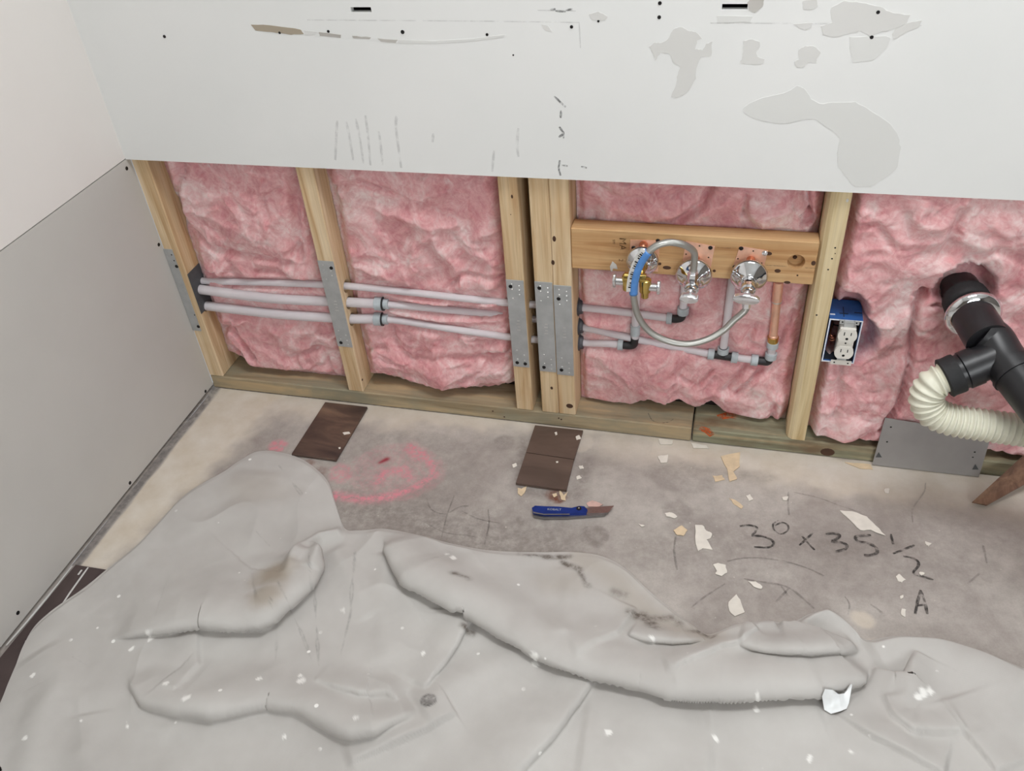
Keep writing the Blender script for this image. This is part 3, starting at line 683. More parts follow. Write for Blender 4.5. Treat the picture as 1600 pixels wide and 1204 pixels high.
# ------------------------------------------------------------------ fibreglass batts
ALLP = [(P1, .008), (P2, .0112), (P2b, .008), (P3, .0112), (P3b, .008)]
E1X, E2X, E3X, CPX = P1[-1][0]+.026, P2b[-1][0]+.022, P3b[-1][0]+.024, P2b[-1][0]+.118
ALLP += [([(E1X, .050, .29), (E1X, .050, .45)], .008), ([(E2X, .050, .20), (E2X+.004, .050, .45)], .008), ([(E3X, .052, .21), (E3X, .052, .45)], .008), ([(CPX, .050, .20), (CPX-.008, .050, .45)], .009), ([(P2b[-1][0], .050, .206), (CPX, .050, .20)], .010)]
def batt(x0, x1, z0, z1, label, seed, y_edge=.050, bulge=.030, amp=.014, creases=(), pits=(), lumps=(), bottom=None, pipes=True, edge=(.035, .035, .03, .02), behind=None):
    st = 0.0030; nx = int((x1-x0)/st); nz = int((z1-z0)/st)
    xs = np.linspace(x0, x1, nx+1); zs = np.linspace(z0, z1, nz+1); X, Z = np.meshgrid(xs, zs)
    el, er, eb, et = edge
    pil = smooth(0, el, X-x0)*smooth(0, er, x1-X)*smooth(0, eb, Z-z0)*(smooth(0, et, z1-Z) if et > 0 else 1)
    wx = X+.035*fbm(X*7, Z*7, seed+1, 3); wz = Z+.035*fbm(X*7, Z*7, seed+2, 3)
    big = fbm(wx*7, wz*8.5, seed, 2)
    bil = 1-np.abs(perlin(wx*11, wz*13, seed+5))*2.2          # billowing lumps with sharp creases
    bil2 = 1-np.abs(perlin(wx*24, wz*27, seed+6))*2.0
    vx = wx+.012*fbm(X*26, Z*26, seed+3, 2); vz = wz+.012*fbm(X*26, Z*26, seed+4, 2)
    fine = fbm(vx*48, vz*48, seed+7, 4, .62)
    Y = y_edge-bulge*pil-amp*(.55*big-.55*(1-bil)+.0)*pil**.5
    rid = np.clip(np.abs(perlin(vx*8, vz*9, seed+12))*7, 0, 1)     # thin tears between tufts
    Y = Y-amp*.14*bil2*pil**.5-.0016*fine-.012*perlin(wx*4.5, wz*5, seed+9)*pil+.0045*(1-rid)*np.clip(.3+1.6*perlin(X*6, Z*6, seed+14), 0, 1)*pil
    for pts, dep, wd in creases:
        d = seg_dist(X+.004*fine, Z, [tuple(W(a, b, .025)[[0, 2]]) for a, b in pts])[0]; Y = Y+dep*np.exp(-(d/wd)**2)
    for (px, py, r, h) in lumps:
        q = W(px, py, .02); Y = Y-h*np.exp(-((X-q[0])**2+(Z-q[2])**2)/r**2)
    for (px, py, r, h) in pits:
        q = W(px, py, .02); d = np.sqrt((X-q[0])**2+(Z-q[2])**2); Y = Y+h*smooth(r*1.25, r*.7, d+.004*fine)
    if pipes:
        for pp, r in ALLP:
            d, s_, v_, _, _, al = seg_dist(X, Z, [(a[0], a[2], a[1]) for a in pp])
            lim = v_+r*.6
            k = np.exp(-(d/(r*2.2))**4); Y = Y*(1-k)+np.maximum(Y, lim)*k
    Y = np.minimum(Y, .0875)
    if behind is not None: Y = np.where(Z < behind, np.maximum(Y, .0435), Y)
    # ragged lower edge
    if bottom is not None:
        bz = np.interp(xs, [W(a, b, .03)[0] for a, b in bottom], [W(a, b, .03)[2] for a, b in bottom])+.003*fbm(xs*60, xs*0+seed, seed, 3)
        zf = np.clip((Z-z0)/(z1-z0), 0, 1); low = np.maximum(bz, .0386)[None, :]
        Z = low+(z1-low)*zf
    else:
        Z = np.maximum(Z, .0386)
    Xj = X+np.where((X > x0+.012) & (X < x1-.012), .003*fine, 0)
    n = X.size; idx = np.arange(n).reshape(nz+1, nx+1)
    F = np.stack([idx[:-1, :-1], idx[:-1, 1:], idx[1:, 1:], idx[1:, :-1]], -1).reshape(-1, 4)
    V = np.stack([Xj, Y, Z], -1).reshape(-1, 3)
    # rim back to the sheathing so that the batt is a solid
    rim = np.concatenate([idx[0, :], idx[1:, -1], idx[-1, -2::-1], idx[-2:0:-1, 0]])
    B = V[rim].copy(); B[:, 1] = .0905; m = len(rim)
    R = [(int(rim[i]), n+i, n+(i+1) % m, int(rim[(i+1) % m])) for i in range(m)]
    mb = MB(); mb.v = [tuple(q) for q in np.concatenate([V, B])]; mb.f = [tuple(map(int, q)) for q in F]+R
    return put('insulation_batt', mb, M['insul'], origin=((x0+x1)/2, .06, z0), smooth=True, label=label, cat='insulation', group='pink insulation batts')
g = .0012
batt(XA+S+g, XB-g, .040, .74, 'pink insulation filling the bay next to the left corner', 11, creases=[
      ([(285, 262), (275, 330), (290, 368), (330, 390), (390, 402), (450, 412)], .016, .010), ([(452, 270), (462, 330), (462, 400)], .022, .012), ([(345, 285), (400, 300), (420, 340)], .008, .008), ([(400, 425), (440, 428)], .010, .006), ([(350, 540), (362, 520), (395, 560)], .02, .008), ([(450, 560), (500, 545), (520, 590)], .010, .007)],
      pits=[(368, 566, .017, .05), (505, 520, .02, .015)], lumps=[(380, 340, .07, .012), (420, 470, .06, .0)], bottom=[(345, 556), (352, 556), (388, 570), (393, 592), (400, 594), (470, 600), (540, 606)])
batt(XB+S+g, XC-g, .040, .74, 'pink insulation filling the bay between the two plated studs', 23, y_edge=.052, creases=[
      ([(520, 300), (560, 285), (610, 300), (660, 322)], .010, .007), ([(660, 270), (700, 292)], .010, .01), ([(700, 455), (720, 435), (780, 448)], .014, .007), ([(610, 520), (615, 545), (640, 565), (700, 560), (790, 572)], .014, .009), ([(573, 560), (600, 552)], .010, .007), ([(760, 570), (765, 590)], .010, .008)],
      pits=[], lumps=[(760, 480, .03, .014), (740, 500, .025, .012), (640, 380, .09, .008), (690, 590, .05, .016)], bottom=[(565, 590), (600, 592), (640, 606), (700, 613), (760, 612), (806, 604)])
batt(XD2+S+g, XE0-g, BZ1-.05, .74, 'dark pink insulation above the valve block', 37, y_edge=.062, bulge=.018, amp=.017, pipes=False, creases=[
      ([(1110, 300), (1095, 330), (1060, 355)], .022, .008), ([(1260, 310), (1265, 340)], .02, .006), ([(930, 300), (960, 320), (1000, 318)], .012, .01), ([(1165, 310), (1160, 345)], .016, .006)],
      pits=[(1262, 352, .014, .03)], lumps=[(1210, 335, .05, .018), (1020, 330, .06, .01)], edge=(.02, .02, .03, .02), behind=BZ1+.003)
batt(XD2+S+g, XE0-g, .040, BZ0-.002, 'pink insulation below the valve block behind the water pipes', 53, y_edge=.066, bulge=.022, amp=.010, creases=[
      ([(1165, 580), (1135, 620), (1125, 628)], .018, .007), ([(1195, 580), (1150, 625)], .016, .006), ([(1240, 500), (1215, 550)], .012, .006), ([(1180, 520), (1165, 545), (1190, 560)], .012, .008), ([(1060, 610), (1090, 615), (1110, 600)], .010, .006), ([(1210, 640), (1205, 665)], .012, .006)],
      pits=[], lumps=[(1000, 600, .07, .022), (1180, 610, .035, .014), (1225, 640, .03, .014), (1060, 440, .06, .0)], bottom=[(905, 640), (940, 640), (975, 648), (1010, 634), (1040, 640), (1060, 634), (1085, 650), (1110, 640), (1135, 660), (1180, 672), (1215, 680), (1240, 683)], edge=(.02, .02, .012, .03))
batt(XE0+S+g, 2.05, .040, .74, 'pale pink insulation in the wide right bay around the black drain', 71, y_edge=.045, bulge=.045, amp=.011, pipes=False, creases=[
      ([(1445, 450), (1430, 470), (1423, 520), (1420, 560), (1402, 620), (1388, 645)], .030, .0065), ([(1500, 320), (1490, 350), (1475, 390)], .016, .010), ([(1415, 325), (1420, 360)], .012, .008), ([(1330, 345), (1370, 340), (1390, 370)], .010, .007), ([(1510, 395), (1560, 380), (1600, 400)], .010, .008), ([(1310, 560), (1310, 620), (1300, 640)], .012, .007), ([(1290, 680), (1340, 672), (1375, 660)], .012, .007)],
      pits=[(1325, 522, .050, .055), (1318, 478, .040, .06), (1440, 455, .012, .03), (1505, 445, .046, .05)], lumps=[(1350, 420, .06, .012), (1470, 600, .07, .012), (1330, 660, .04, .01), (1560, 360, .08, .012)], bottom=[(1266, 672), (1290, 682), (1330, 692), (1380, 695), (1460, 700), (1540, 700), (1600, 716), (1700, 720)], edge=(.02, .02, .02, .02))

# ------------------------------------------------------------------ water pipes
def pipe(path, r, label, name='water_pipe'):
    p = spline(path, 10)
    return put(name, MB().tube(p, r, 18), M['pex'], smooth=True, auto=50, label=label, cat='pipe', group='milky plastic water pipes')
pipe(P1, .0079, 'uppermost milky plastic water pipe running through all the studs')
pipe(P2, .0111, 'thick middle milky pipe from the left corner to the upper grey coupling')
pipe(P2b, .0079, 'thin middle milky pipe sloping from the upper coupling down to the tee')
pipe(P3, .0111, 'thick lower milky pipe from the left corner to the lower grey coupling')
pipe(P3b, .0079, 'thin lowest milky pipe from the lower coupling to the black elbow')
def vdir(a, b): return (Vector(b)-Vector(a)).normalized()
def coupling(path, label):
    a = Vector(path[-2]); b = Vector(path[-1]); d = (b-a).normalized(); o = b-d*.012
    t = thing('pipe_coupling', tuple(o), label, 'coupling', 'grey reducing couplings')
    put('large_ring', MB().lathe([(0, .0112), (0, .0142), (.0005, .0152), (.017, .0152), (.0175, .0112)], o, d, 24), M['ring'], t, auto=40)
    put('o_ring', MB().lathe([(.0172, .0100), (.0172, .0158), (.0205, .0158), (.0205, .010)], o, d, 24), M['poly'], t, auto=40)
    put('small_ring', MB().lathe([(.0205, .008), (.0205, .0118), (.031, .0118), (.0315, .0080)], o, d, 24), M['ring'], t, auto=40)
coupling(P2, 'upper grey reducing coupling in the second bay'); coupling(P3, 'lower grey reducing coupling in the second bay')
for (y, z), lb in zip([(.064, .289), (.066, .238), (.064, .197)], ['upper', 'middle', 'lowest']):
    x = XD2+S
    put('pipe_grommet', MB().lathe([(0, .009), (0, .0205), (.0016, .0205), (.003, .0165), (.009, .0155), (.009, .009)], (x+.0003, y, z), (1, 0, 0), 24), M['grommet'], auto=40, label=lb+' dark plastic grommet on the doubled stud where a pipe emerges', cat='grommet', group='dark pipe grommets')

def ring(o, d, t, ln=.011, r=.0118):
    put('crimp_ring', MB().lathe([(0, .0078), (0, r-.0006), (.0006, r), (ln-.0006, r), (ln, r-.0006), (ln, .0078)], o, d, 22), M['ring'], t, auto=40)
# elbow at the end of the lowest pipe
e3 = Vector(P3b[-1]); t = thing('pipe_elbow', tuple(e3), 'black elbow with a grey ring, low beside the doubled stud', 'pipe elbow', 'black pipe elbows')
put('body', MB().tube(spline([e3-Vector((.004, 0, 0)), e3+Vector((.014, 0, 0)), e3+Vector((.022, 0, .006)), e3+Vector((.024, 0, .022))], 5), .0085, 16), M['poly'], t, auto=50)
ring(e3-Vector((.012, 0, 0)), (1, 0, 0), t)
def stub(x, y, z0, z1, label, lean=0.0):
    return put('water_pipe', MB().tube([(x, y, z0), (x+lean/2, y, (z0+z1)/2), (x+lean, y, z1)], .0079, 18), M['pex'], auto=50, label=label, cat='pipe', group='milky plastic water pipes')
sx1 = e3.x+.024
stub(sx1, e3.y, e3.z+.018, .45, 'short upright milky pipe rising behind the left end of the braided hose')
tb = thing('pipe_sleeve', (sx1, e3.y, .236), 'grey ring on the upright pipe behind the braided hose', 'pipe ring')
put('collar', MB().lathe([(0, .0078), (0, .0105), (.024, .0105), (.024, .0078)], (sx1, e3.y, .238), (0, 0, 1), 20), M['ring'], tb, auto=40)
# elbow at the end of the top pipe
e1 = Vector(P1[-1]); t = thing('pipe_elbow', tuple(e1), 'elbow at the end of the top pipe under the middle valve', 'pipe elbow', 'black pipe elbows')
put('body', MB().tube(spline([e1-Vector((.004, 0, 0)), e1+Vector((.014, 0, 0)), e1+Vector((.024, 0, .006)), e1+Vector((.026, 0, .024))], 5), .0085, 16), M['poly'], t, auto=50)
ring(e1-Vector((.006, 0, 0)), (1, 0, 0), t)
ring(e1+Vector((.026, 0, .014)), (0, 0, 1), t, .016)
stub(e1.x+.026, e1.y, e1.z+.028, .44, 'short upright milky pipe rising to the middle valve')
# tee at the end of the middle pipe
e2 = Vector(P2b[-1]); dx = Vector((1, 0, -.055)).normalized()
t = thing('pipe_tee', tuple(e2), 'black tee with three grey rings under the right valve', 'pipe tee')
put('body', MB().tube([e2-dx*.004, e2+dx*.050], .0088, 16).tube([e2+dx*.022, e2+dx*.022+Vector((0, 0, .022))], .0088, 16), M['poly'], t, auto=50)
ring(e2-dx*.008, dx, t, .013); ring(e2+dx*.022+Vector((0, 0, .008)), (0, 0, 1), t, .013); ring(e2+dx*.040, dx, t, .013)
tx = (e2+dx*.022)
stub(tx.x, tx.y, tx.z+.014, .44, 'upright milky pipe rising from the tee to the right valve', .004)
a = e2+dx*.046; b = e2+dx*.092
put('water_pipe', MB().tube([a, b], .0079, 18), M['pex'], auto=50, label='very short milky pipe between the tee and the right elbow', cat='pipe', group='milky plastic water pipes')
t = thing('pipe_elbow', tuple(b), 'black elbow below the copper pipe', 'pipe elbow', 'black pipe elbows')
put('body', MB().tube(spline([b-dx*.01, b+dx*.010, b+dx*.022+Vector((0, 0, .002)), b+dx*.026+Vector((0, 0, .020))], 5), .0088, 16), M['poly'], t, auto=50)
ring(b-dx*.012, dx, t, .014)
up0 = b+dx*.026; ring(up0+Vector((0, 0, .010)), (0, 0, 1), t, .014)
cx = W(1208, 500, .05)[0]; c0 = Vector((up0.x, up0.y, up0.z+.018)); lean = Vector((-.010, 0, 0))
put('water_pipe', MB().tube([c0, c0+Vector((0, 0, .026))], .0079, 18), M['pex'], auto=50, label='tiny milky pipe stub under the copper pipe', cat='pipe', group='milky plastic water pipes')
t = thing('copper_pipe', tuple(c0+Vector((0, 0, .02))), 'upright copper pipe hanging below the right end of the block', 'pipe')
k = c0+Vector((0, 0, .026)); dd = (Vector((c0.x-.008, c0.y, .45))-k).normalized()
ring(k-Vector((0, 0, .006)), (0, 0, 1), t, .014)
put('brass_adapter', MB().lathe([(.006, .008), (.006, .0105), (.020, .0112), (.020, .0092), (.024, .0092)], k, dd, 22), M['brass'], t, auto=40)
put('tube', MB().lathe([(.020, .0082), (.020, .0093), (.024, .0093), (.025, .0082), (.105, .0082), (.106, .0094), (.150, .0094), (.150, .008)], k, dd, 24), M['copper'], t, auto=40)
put('solder_joint', MB().lathe([(.0, .0083), (.0, .0097), (.0022, .0097), (.0022, .0083)], k+dd*.104, dd, 22), M['galv_dim'], t, auto=40)

# ------------------------------------------------------------------ valves
def copper_plate(pts, label, screws, holes_):
    c = [W(a, b, .0018) for a, b in pts]; mid = sum(c)/4
    t = thing('copper_bracket', tuple(mid), label, 'copper bracket', 'copper stub-out brackets')
    put('plate', MB().prism([tuple(a) for a in c], (0, -.0012, 0)), M['copper'], t)
    for (a, b) in screws: put('screw', MB().lathe([(0, .0042), (.002, .003)], W(a, b, .0006), FY, 12), M['screw'], t)
    for (a, b) in holes_: put('hole', MB().lathe([(0, .0016), (.0003, .0015)], W(a, b, .0006), FY, 10), M['knot'], t)
    return t
b1 = copper_plate([(985, 374), (1031, 375), (1028, 424), (983, 420)], 'left copper bracket behind the blue hose label', [(990, 387), (1028, 376), (1023, 406)], [])
b2 = copper_plate([(1072, 376), (1117, 384), (1110, 422), (1065, 416)], 'middle copper bracket behind the hose loop', [(1110, 387), (1069, 411)], [(1093, 384), (1107, 402), (1072, 397)])
b3 = copper_plate([(1156, 384), (1200, 391), (1192, 424), (1145, 417)], 'right copper bracket with a bright screw', [(1158, 388), (1148, 417)], [(1177, 392), (1153, 404), (1190, 411)])
put('bright_screw', MB().lathe([(0, .0055), (.002, .005), (.003, .002)], W(1195, 395, .0006), FY, 14), M['chrome_soft'], b3)
E1, E2, E3 = W(1002, 414, -.028), W(1083, 436, -.028), W(1170, 438, -.028)
for Ec, bb in ((E1, b1), (E2, b2), (E3, b3)):
    put('stub_elbow', MB().tube(spline([(Ec[0], .0012, Ec[2]+.028), (Ec[0], -.008, Ec[2]+.024), (Ec[0], -.014, Ec[2]+.008), (Ec[0], -.014, Ec[2]-.01)], 6), .0080, 18), M['copper_dk'], bb, smooth=True)
def escutcheon(Ec, t, r=.034):
    put('escutcheon', MB().lathe([(.018, .013), (.018, r*.93), (.016, r), (.0145, r), (.010, r*.90), (.004, r*.66), (-.003, r*.42), (-.006, .0125), (-.006, .011)], Ec, (0, 1, 0), 48), M['chrome'], t, auto=60)
# left: dual brass stop with two chrome handles
t = thing('dual_valve', tuple(E1), 'brass double shut-off valve with two chrome handles, behind the blue label', 'valve', 'shut-off valves')
escutcheon(E1, t, .031)
v0 = Vector(E1)+Vector((-.006, -.034, 0))
put('body', MB().lathe([(0, .0105), (.032, .0105), (.034, .008)], Vector(E1)+Vector((0, .0, 0)), FY, 20).tube([Vector(E1)+Vector((-.026, -.038, -.004)), Vector(E1)+Vector((.014, -.038, -.004))], .009, 18), M['brass'], t, auto=45)
lq = Vector(W(981, 440, -.062)); rq = Vector(W(1008, 447, -.066))
ou = put('outlet', MB().lathe([(-.016, .006), (-.016, .0095), (-.004, .0098), (-.003, .0112), (.012, .0112), (.016, .0088)], lq, (0, 0, 1), 22), M['brass'], t, auto=45)
ou2 = put('outlet', MB().lathe([(-.024, .0055), (-.024, .0070), (-.012, .0074), (-.011, .0105), (.006, .0112), (.014, .0112), (.017, .008)], rq, (0, 0, 1), 22), M['brass'], t, auto=45)
def oval_handle(o, d, t, w=.014, h=.008, ln=.012, name='handle'):
    put(name, MB().lathe([(-.014, .0076), (-.0005, .0076)], o, d, 20).lathe([(0, .84), (.0012, 1), (ln-.0015, 1), (ln, .86)], o, d, 32, w, h), M['chrome_soft'], t, auto=45)
oval_handle(lq+Vector((-.022, 0, 0)), (-1, 0, 0), t, .009, .0145, .006)
oval_handle(rq+Vector((.022, 0, -.001)), (1, 0, 0), t, .009, .0145, .006)
# middle and right: chrome angle stops
def angle_stop(Ec, t, hw, hh, down):
    c = Vector(Ec); escutcheon(Ec, t)
    put('body', MB().lathe([(0, .0105), (.008, .0105), (.010, .0125), (.024, .0132), (.034, .0132), (.036, .0105), (.044, .0105), (.045, .0085)], c, FY, 28), M['chrome'], t, auto=45)
    s = -1 if down else 1; o = c+Vector((0, -.028, s*.008))
    put('outlet', MB().lathe([(0, .0085), (.010, .0085), (.010, .0098), (.022, .0098), (.023, .0075)], o, (0, 0, s), 6), M['chrome'], t)
    return o+Vector((0, 0, s*.022))
t2 = thing('angle_valve', tuple(E2), 'middle chrome shut-off valve with the hose leaving upward', 'valve', 'shut-off valves')
h2 = angle_stop(E2, t2, .016, .008, False); oval_handle(Vector(E2)+Vector((-.002, -.052, -.003)), (-.05, -1, -.1), t2, .0170, .0085, .014)
t3 = thing('angle_valve', tuple(E3), 'right chrome shut-off valve with a large oval handle and hose leaving downward', 'valve', 'shut-off valves')
h3 = angle_stop(E3, t3, .022, .011, True); oval_handle(Vector(E3)+Vector((-.002, -.052, -.003)), (-.05, -1, -.1), t3, .0235, .0105, .010)
# braided hose
hp = [tuple(h2), tuple(h2+Vector((.001, -.003, .014)))]+[tuple(W(a, b, y)) for a, b, y in [(1085, 396, -.062), (1076, 386, -.072), (1060, 380, -.08), (1041, 379, -.085), (1022, 386, -.088), (1006, 402, -.09), (995, 425, -.09), (990, 450, -.09), (992, 475, -.09), (1000, 499, -.09), (1018, 520, -.09), (1045, 533, -.088), (1075, 537, -.085), (1105, 530, -.08), (1130, 516, -.072), (1147, 500, -.065)]]+[tuple(h3+Vector((-.001, -.002, -.016))), tuple(h3)]
t = thing('braided_hose', tuple(W(1060, 536, -.088)), 'braided steel supply hose looping between the middle and right valves', 'hose')
hs = spline(hp, 8)
put('hose', MB().tube(hs, .0063, 18), M['braid'], t, smooth=True)
n0 = hs[4]; put('hose_nut', MB().tube([hs[0]-Vector((0, 0, .004)), hs[5]], .0078, 6), M['chrome_soft'], t)
put('hose_nut', MB().tube([hs[-6], hs[-1]+Vector((0, 0, .004))], .0078, 6), M['chrome_soft'], t)
ip = [p for p in hs if True]
ks = [i for i, p in enumerate(hs) if 0 <= i]
# blue label wrapped round the hose near its top left
lo_i, hi_i = 8*7-4, 8*9+4
seg = hs[lo_i:hi_i]
lab = put('label_tag', MB().tube(seg, .0078, 18), M['tag_blue'], t, smooth=True, label='blue and white label wrapped on the hose')
wl_ = []
for i, p in enumerate(seg):
    tg = (seg[min(i+1, len(seg)-1)]-seg[max(i-1, 0)]).normalized(); side = tg.cross(Vector(CAM)-p).normalized()
    wl_.append((p, tg, side, (Vector((0, -.75, .66)))))
mb = MB(); vs = []
for p, tg, sd, up in wl_[1:-1]:
    s2_ = sd if sd.x < 0 else -sd
    vs += [p+up*.0074+s2_*.0005, p+up*.0060+s2_*.0125]
mb.add(vs, [(2*i, 2*i+1, 2*i+3, 2*i+2) for i in range(len(vs)//2-1)]); 
put('label_flap', mb, M['tag_white'], lab)
mb = MB()
for j, (p, tg, sd, up) in enumerate(wl_[3:-3]):
    s2_ = sd if sd.x < 0 else -sd
    if j % 5 == 4: continue
    c_ = p+up*.0076+s2_*.0062; w_ = .0008+.0006*(j % 2); h_ = .0030
    mb.add([c_-tg*w_-s2_*h_, c_+tg*w_-s2_*h_, c_+tg*w_+s2_*h_*(.4+.6*((j*7) % 3)/2), c_-tg*w_+s2_*h_*(.4+.6*((j*7) % 3)/2)], [(0, 1, 2, 3)])
put('label_print', mb, M['screw'], lab)

# ------------------------------------------------------------------ outlet box
bx0, bx1, bz0, bz1 = XE0+S+.002, XE0+S+.0615, .2525, .3525
byf, byb = -.004, .066
t = thing('outlet_box', ((bx0+bx1)/2, 0, bz0), 'blue electrical box nailed to the pale stud', 'electrical box')
w_ = .003
put('shell', MB().box(bx0, bx1, byf+.001, byb, bz1-w_, bz1).box(bx0, bx1, byf+.001, byb, bz0, bz0+w_).box(bx0, bx0+w_, byf+.001, byb, bz0+w_, bz1-w_).box(bx1-w_, bx1, byf+.001, byb, bz0+w_, bz1-w_).box(bx0+w_, bx1-w_, byb-w_, byb, bz0+w_, bz1-w_), M['box_blue'], t)
i_ = .0005; q_ = w_+i_
put('inside_shade', MB().box(bx0+w_, bx1-w_, byf+.004, byb-w_, bz1-q_, bz1-w_).box(bx0+w_, bx1-w_, byf+.004, byb-w_, bz0+w_, bz0+q_).box(bx0+w_, bx0+q_, byf+.004, byb-w_, bz0+q_, bz1-q_).box(bx1-q_, bx1-w_, byf+.004, byb-w_, bz0+q_, bz1-q_).box(bx0+q_, bx1-q_, byb-w_-i_, byb-w_, bz0+q_, bz1-q_), M['box_dark'], t, label='blue box inside with its shade painted dark')  # thin dark sheets standing in for the shade inside the box
e_ = .0022
put('rim', MB().box(bx0, bx1, byf, byf+.001, bz1-e_, bz1).box(bx0, bx1, byf, byf+.001, bz0, bz0+e_).box(bx0, bx0+e_, byf, byf+.001, bz0+e_, bz1-e_).box(bx1-e_, bx1, byf, byf+.001, bz0+e_, bz1-e_), M['box_edge'], t, label='worn white front edge')
put('knockout', MB().box(bx0+.018, bx0+.034, .016, .018, bz1, bz1+.0008).box(bx0+.025, bx0+.0265, .006, .04, bz1, bz1+.0005), M['box_dark'], t)
put('knockout', MB().box(bx0+.001, bx0+.010, .010, .013, bz1, bz1+.0012), M['box_edge'], t)
put('knockout', MB().box(bx0+.045, bx1-.001, .022, .024, bz1, bz1+.0008), M['box_dark'], t)
mb = MB()
for k in range(3): mb.tube(spline([(bx0+.008+.003*k, .05, bz1-.03), (bx0+.009, .015, bz1-.045-.006*k), (bx0+.014+.002*k, .012, bz1-.05-.004*k), (bx0+.02, .03, bz1-.06)], 5), .0012, 8)
put('wires', mb, M['copper_dk'], t)
rc = Vector(W(1321, 535, -.010)); rx, rz = rc.x, rc.z
t = thing('duplex_outlet', (rx, -.008, rz-.05), 'white duplex power outlet hanging in the blue box', 'power outlet')
put('yoke', MB().box(rx-.0085, rx+.0085, -.0075, -.006, rz-.045, rz+.045), M['galv'], t)
put('mounting_ear', MB().bbox(rx-.019, rx+.019, -.0085, -.007, rz-.055, rz-.044, .0006), M['white_pl'], t, label='white lower mounting ear')
put('mounting_ear', MB().bbox(rx-.0175, rx-.009, -.0085, -.007, rz+.040, rz+.050, .0006).bbox(rx+.009, rx+.0175, -.0085, -.007, rz+.040, rz+.050, .0006).bbox(rx-.009, rx+.009, -.0085, -.007, rz+.034, rz+.047, .0006), M['galv'], t)
for s in (-1, 1):
    put('mounting_hole', MB().lathe([(0, .0017), (.0003, .0016)], (rx+s*.0125, -.0085, rz-.0495), FY, 10), M['black'], t)
    put('mounting_hole', MB().lathe([(0, .0017), (.0003, .0016)], (rx+s*.0125, -.0085, rz+.045), FY, 10), M['black'], t)
put('housing', MB().bbox(rx-.0145, rx+.0145, -.012, .016, rz-.034, rz+.034, .002), M['white_pl'], t)
for s in (1, -1):
    zc = rz+s*.0195; pr = []
    for k in range(40):
        a = 2*math.pi*k/40; zz = max(-.0140, min(.0140, .0172*math.sin(a))); pr.append((rx+.0172*math.cos(a), -.010, zc+zz))
    fc = put('receptacle_face', MB().prism(pr, (0, -.0065, 0)), M['white_pl'], t)
    put('slot', MB().box(rx-.0068, rx-.0052, -.0169, -.0164, zc+.001, zc+.0085), M['screw'], fc)
    put('slot', MB().box(rx+.0052, rx+.0068, -.0169, -.0164, zc+.0015, zc+.008), M['screw'], fc)
    put('ground_hole', MB().lathe([(0, .0026), (.0005, .0026)], (rx, -.0164, zc-.0065), FY, 12), M['black'], fc)
put('centre_screw', MB().lathe([(0, .0017), (.0006, .0014)], (rx, -.0125, rz), FY, 10), M['screw'], t)

# ------------------------------------------------------------------ black drain and white flexible hose
A0, A1, A2, A3, A4 = [Vector(q) for q in (W(1500, 452, .05), W(1511, 473, -.005), W(1531, 511, -.075), W(1567, 558, -.13), W(1604, 604, -.185))]
d01 = (A2-A1).normalized()
t = thing('drain_pipe', tuple(A2), 'black plastic drain stub with a tee branch coming out of the insulation', 'drain pipe')
put('wall_stub', MB().tube([A0-d01*.02, A1, A1+d01*.06], .033, 32), M['abs'], t, auto=50)
rg = MB(); ang = [2*math.pi*k/28 for k in range(28)]
rg.lathe([(-.016, .034), (-.014, .0385), (.004, .0395), (.012, .0365), (.014, .034)], A1, d01, 20)
put('sealant_wrap', rg, M['abs_rough'], t, auto=60, label='rough black sealant wrap')
put('chrome_flange', MB().lathe([(.030, .0335), (.030, .0440), (.032, .0465), (.036, .0470), (.041, .0440), (.045, .0390), (.046, .0340)], A1, d01, 48), M['chrome'], t, auto=60)
d12 = (A3-A2).normalized(); d23 = (A4-A3).normalized()
put('hub', MB().lathe([(-.030, .0300), (-.030, .0350), (.035, .0355), (.036, .0320)], A2, (d01+d12*.4).normalized(), 36), M['abs'], t, auto=40)
put('tee_body', MB().tube(spline([A2+d01*.02, (A2+A3)/2+Vector((.002, 0, .003)), A3, A3+d23*.03], 6), .0335, 32), M['abs'], t, auto=50)
put('lower_hub', MB().tube([A3+d23*.018, A3+d23*.020, A4+d23*.30], .0365, 32), M['abs'], t, auto=50)
put('hub_ring', MB().lathe([(0, .034), (0, .039), (.006, .039), (.006, .034)], A3+d23*.035, d23, 32), M['abs'], t, auto=40)
B0 = A3-d12*.004; B1 = Vector(W(1478, 590, -.150)); db = (B1-B0).normalized()
br = put('branch', MB().tube([B0, B0+db*.03, B1], [.032, .031, .030], 32), M['abs'], t, auto=50)
put('branch_ring', MB().lathe([(0, .0300), (0, .0330), (.022, .0330), (.024, .0300)], B0+db*.040, db, 32), M['abs'], br, auto=40)
L_ = (B1-B0).length
put('rubber_clamp', MB().lathe([(0, .0300), (0, .0338), (.004, .0345), (.018, .0338), (.024, .0350), (.026, .032), (.026, .027)], B1-db*.022, db, 32), M['abs_rough'], br, auto=40)
hp = [tuple(B1-db*.03), tuple(B1+db*.006)]+[tuple(W(a, b, y)) for a, b, y in [(1456, 602, -.156), (1447, 622, -.160), (1457, 643, -.164), (1480, 654, -.166), (1510, 660, -.166), (1545, 665, -.165), (1580, 670, -.163), (1620, 676, -.160)]]+[(1.86, -.165, .235), (1.95, -.20, .15), (2.03, -.26, .06), (2.13, -.34, .032), (2.25, -.42, .031)]
hs = resample(spline(hp, 12), .0011)
rad = []; acc = 0; R0 = .0258
for i in range(len(hs)):
    if i: acc += (hs[i]-hs[i-1]).length
    rad.append(R0+.0034*(1-abs(math.sin(acc/.0105*math.pi))**1.6*1.6))
put('flexible_hose', MB().tube(hs, rad, 28, cap=False), M['flex'], smooth=True, label='ivory corrugated drain hose bending out of the black drain branch', cat='hose')

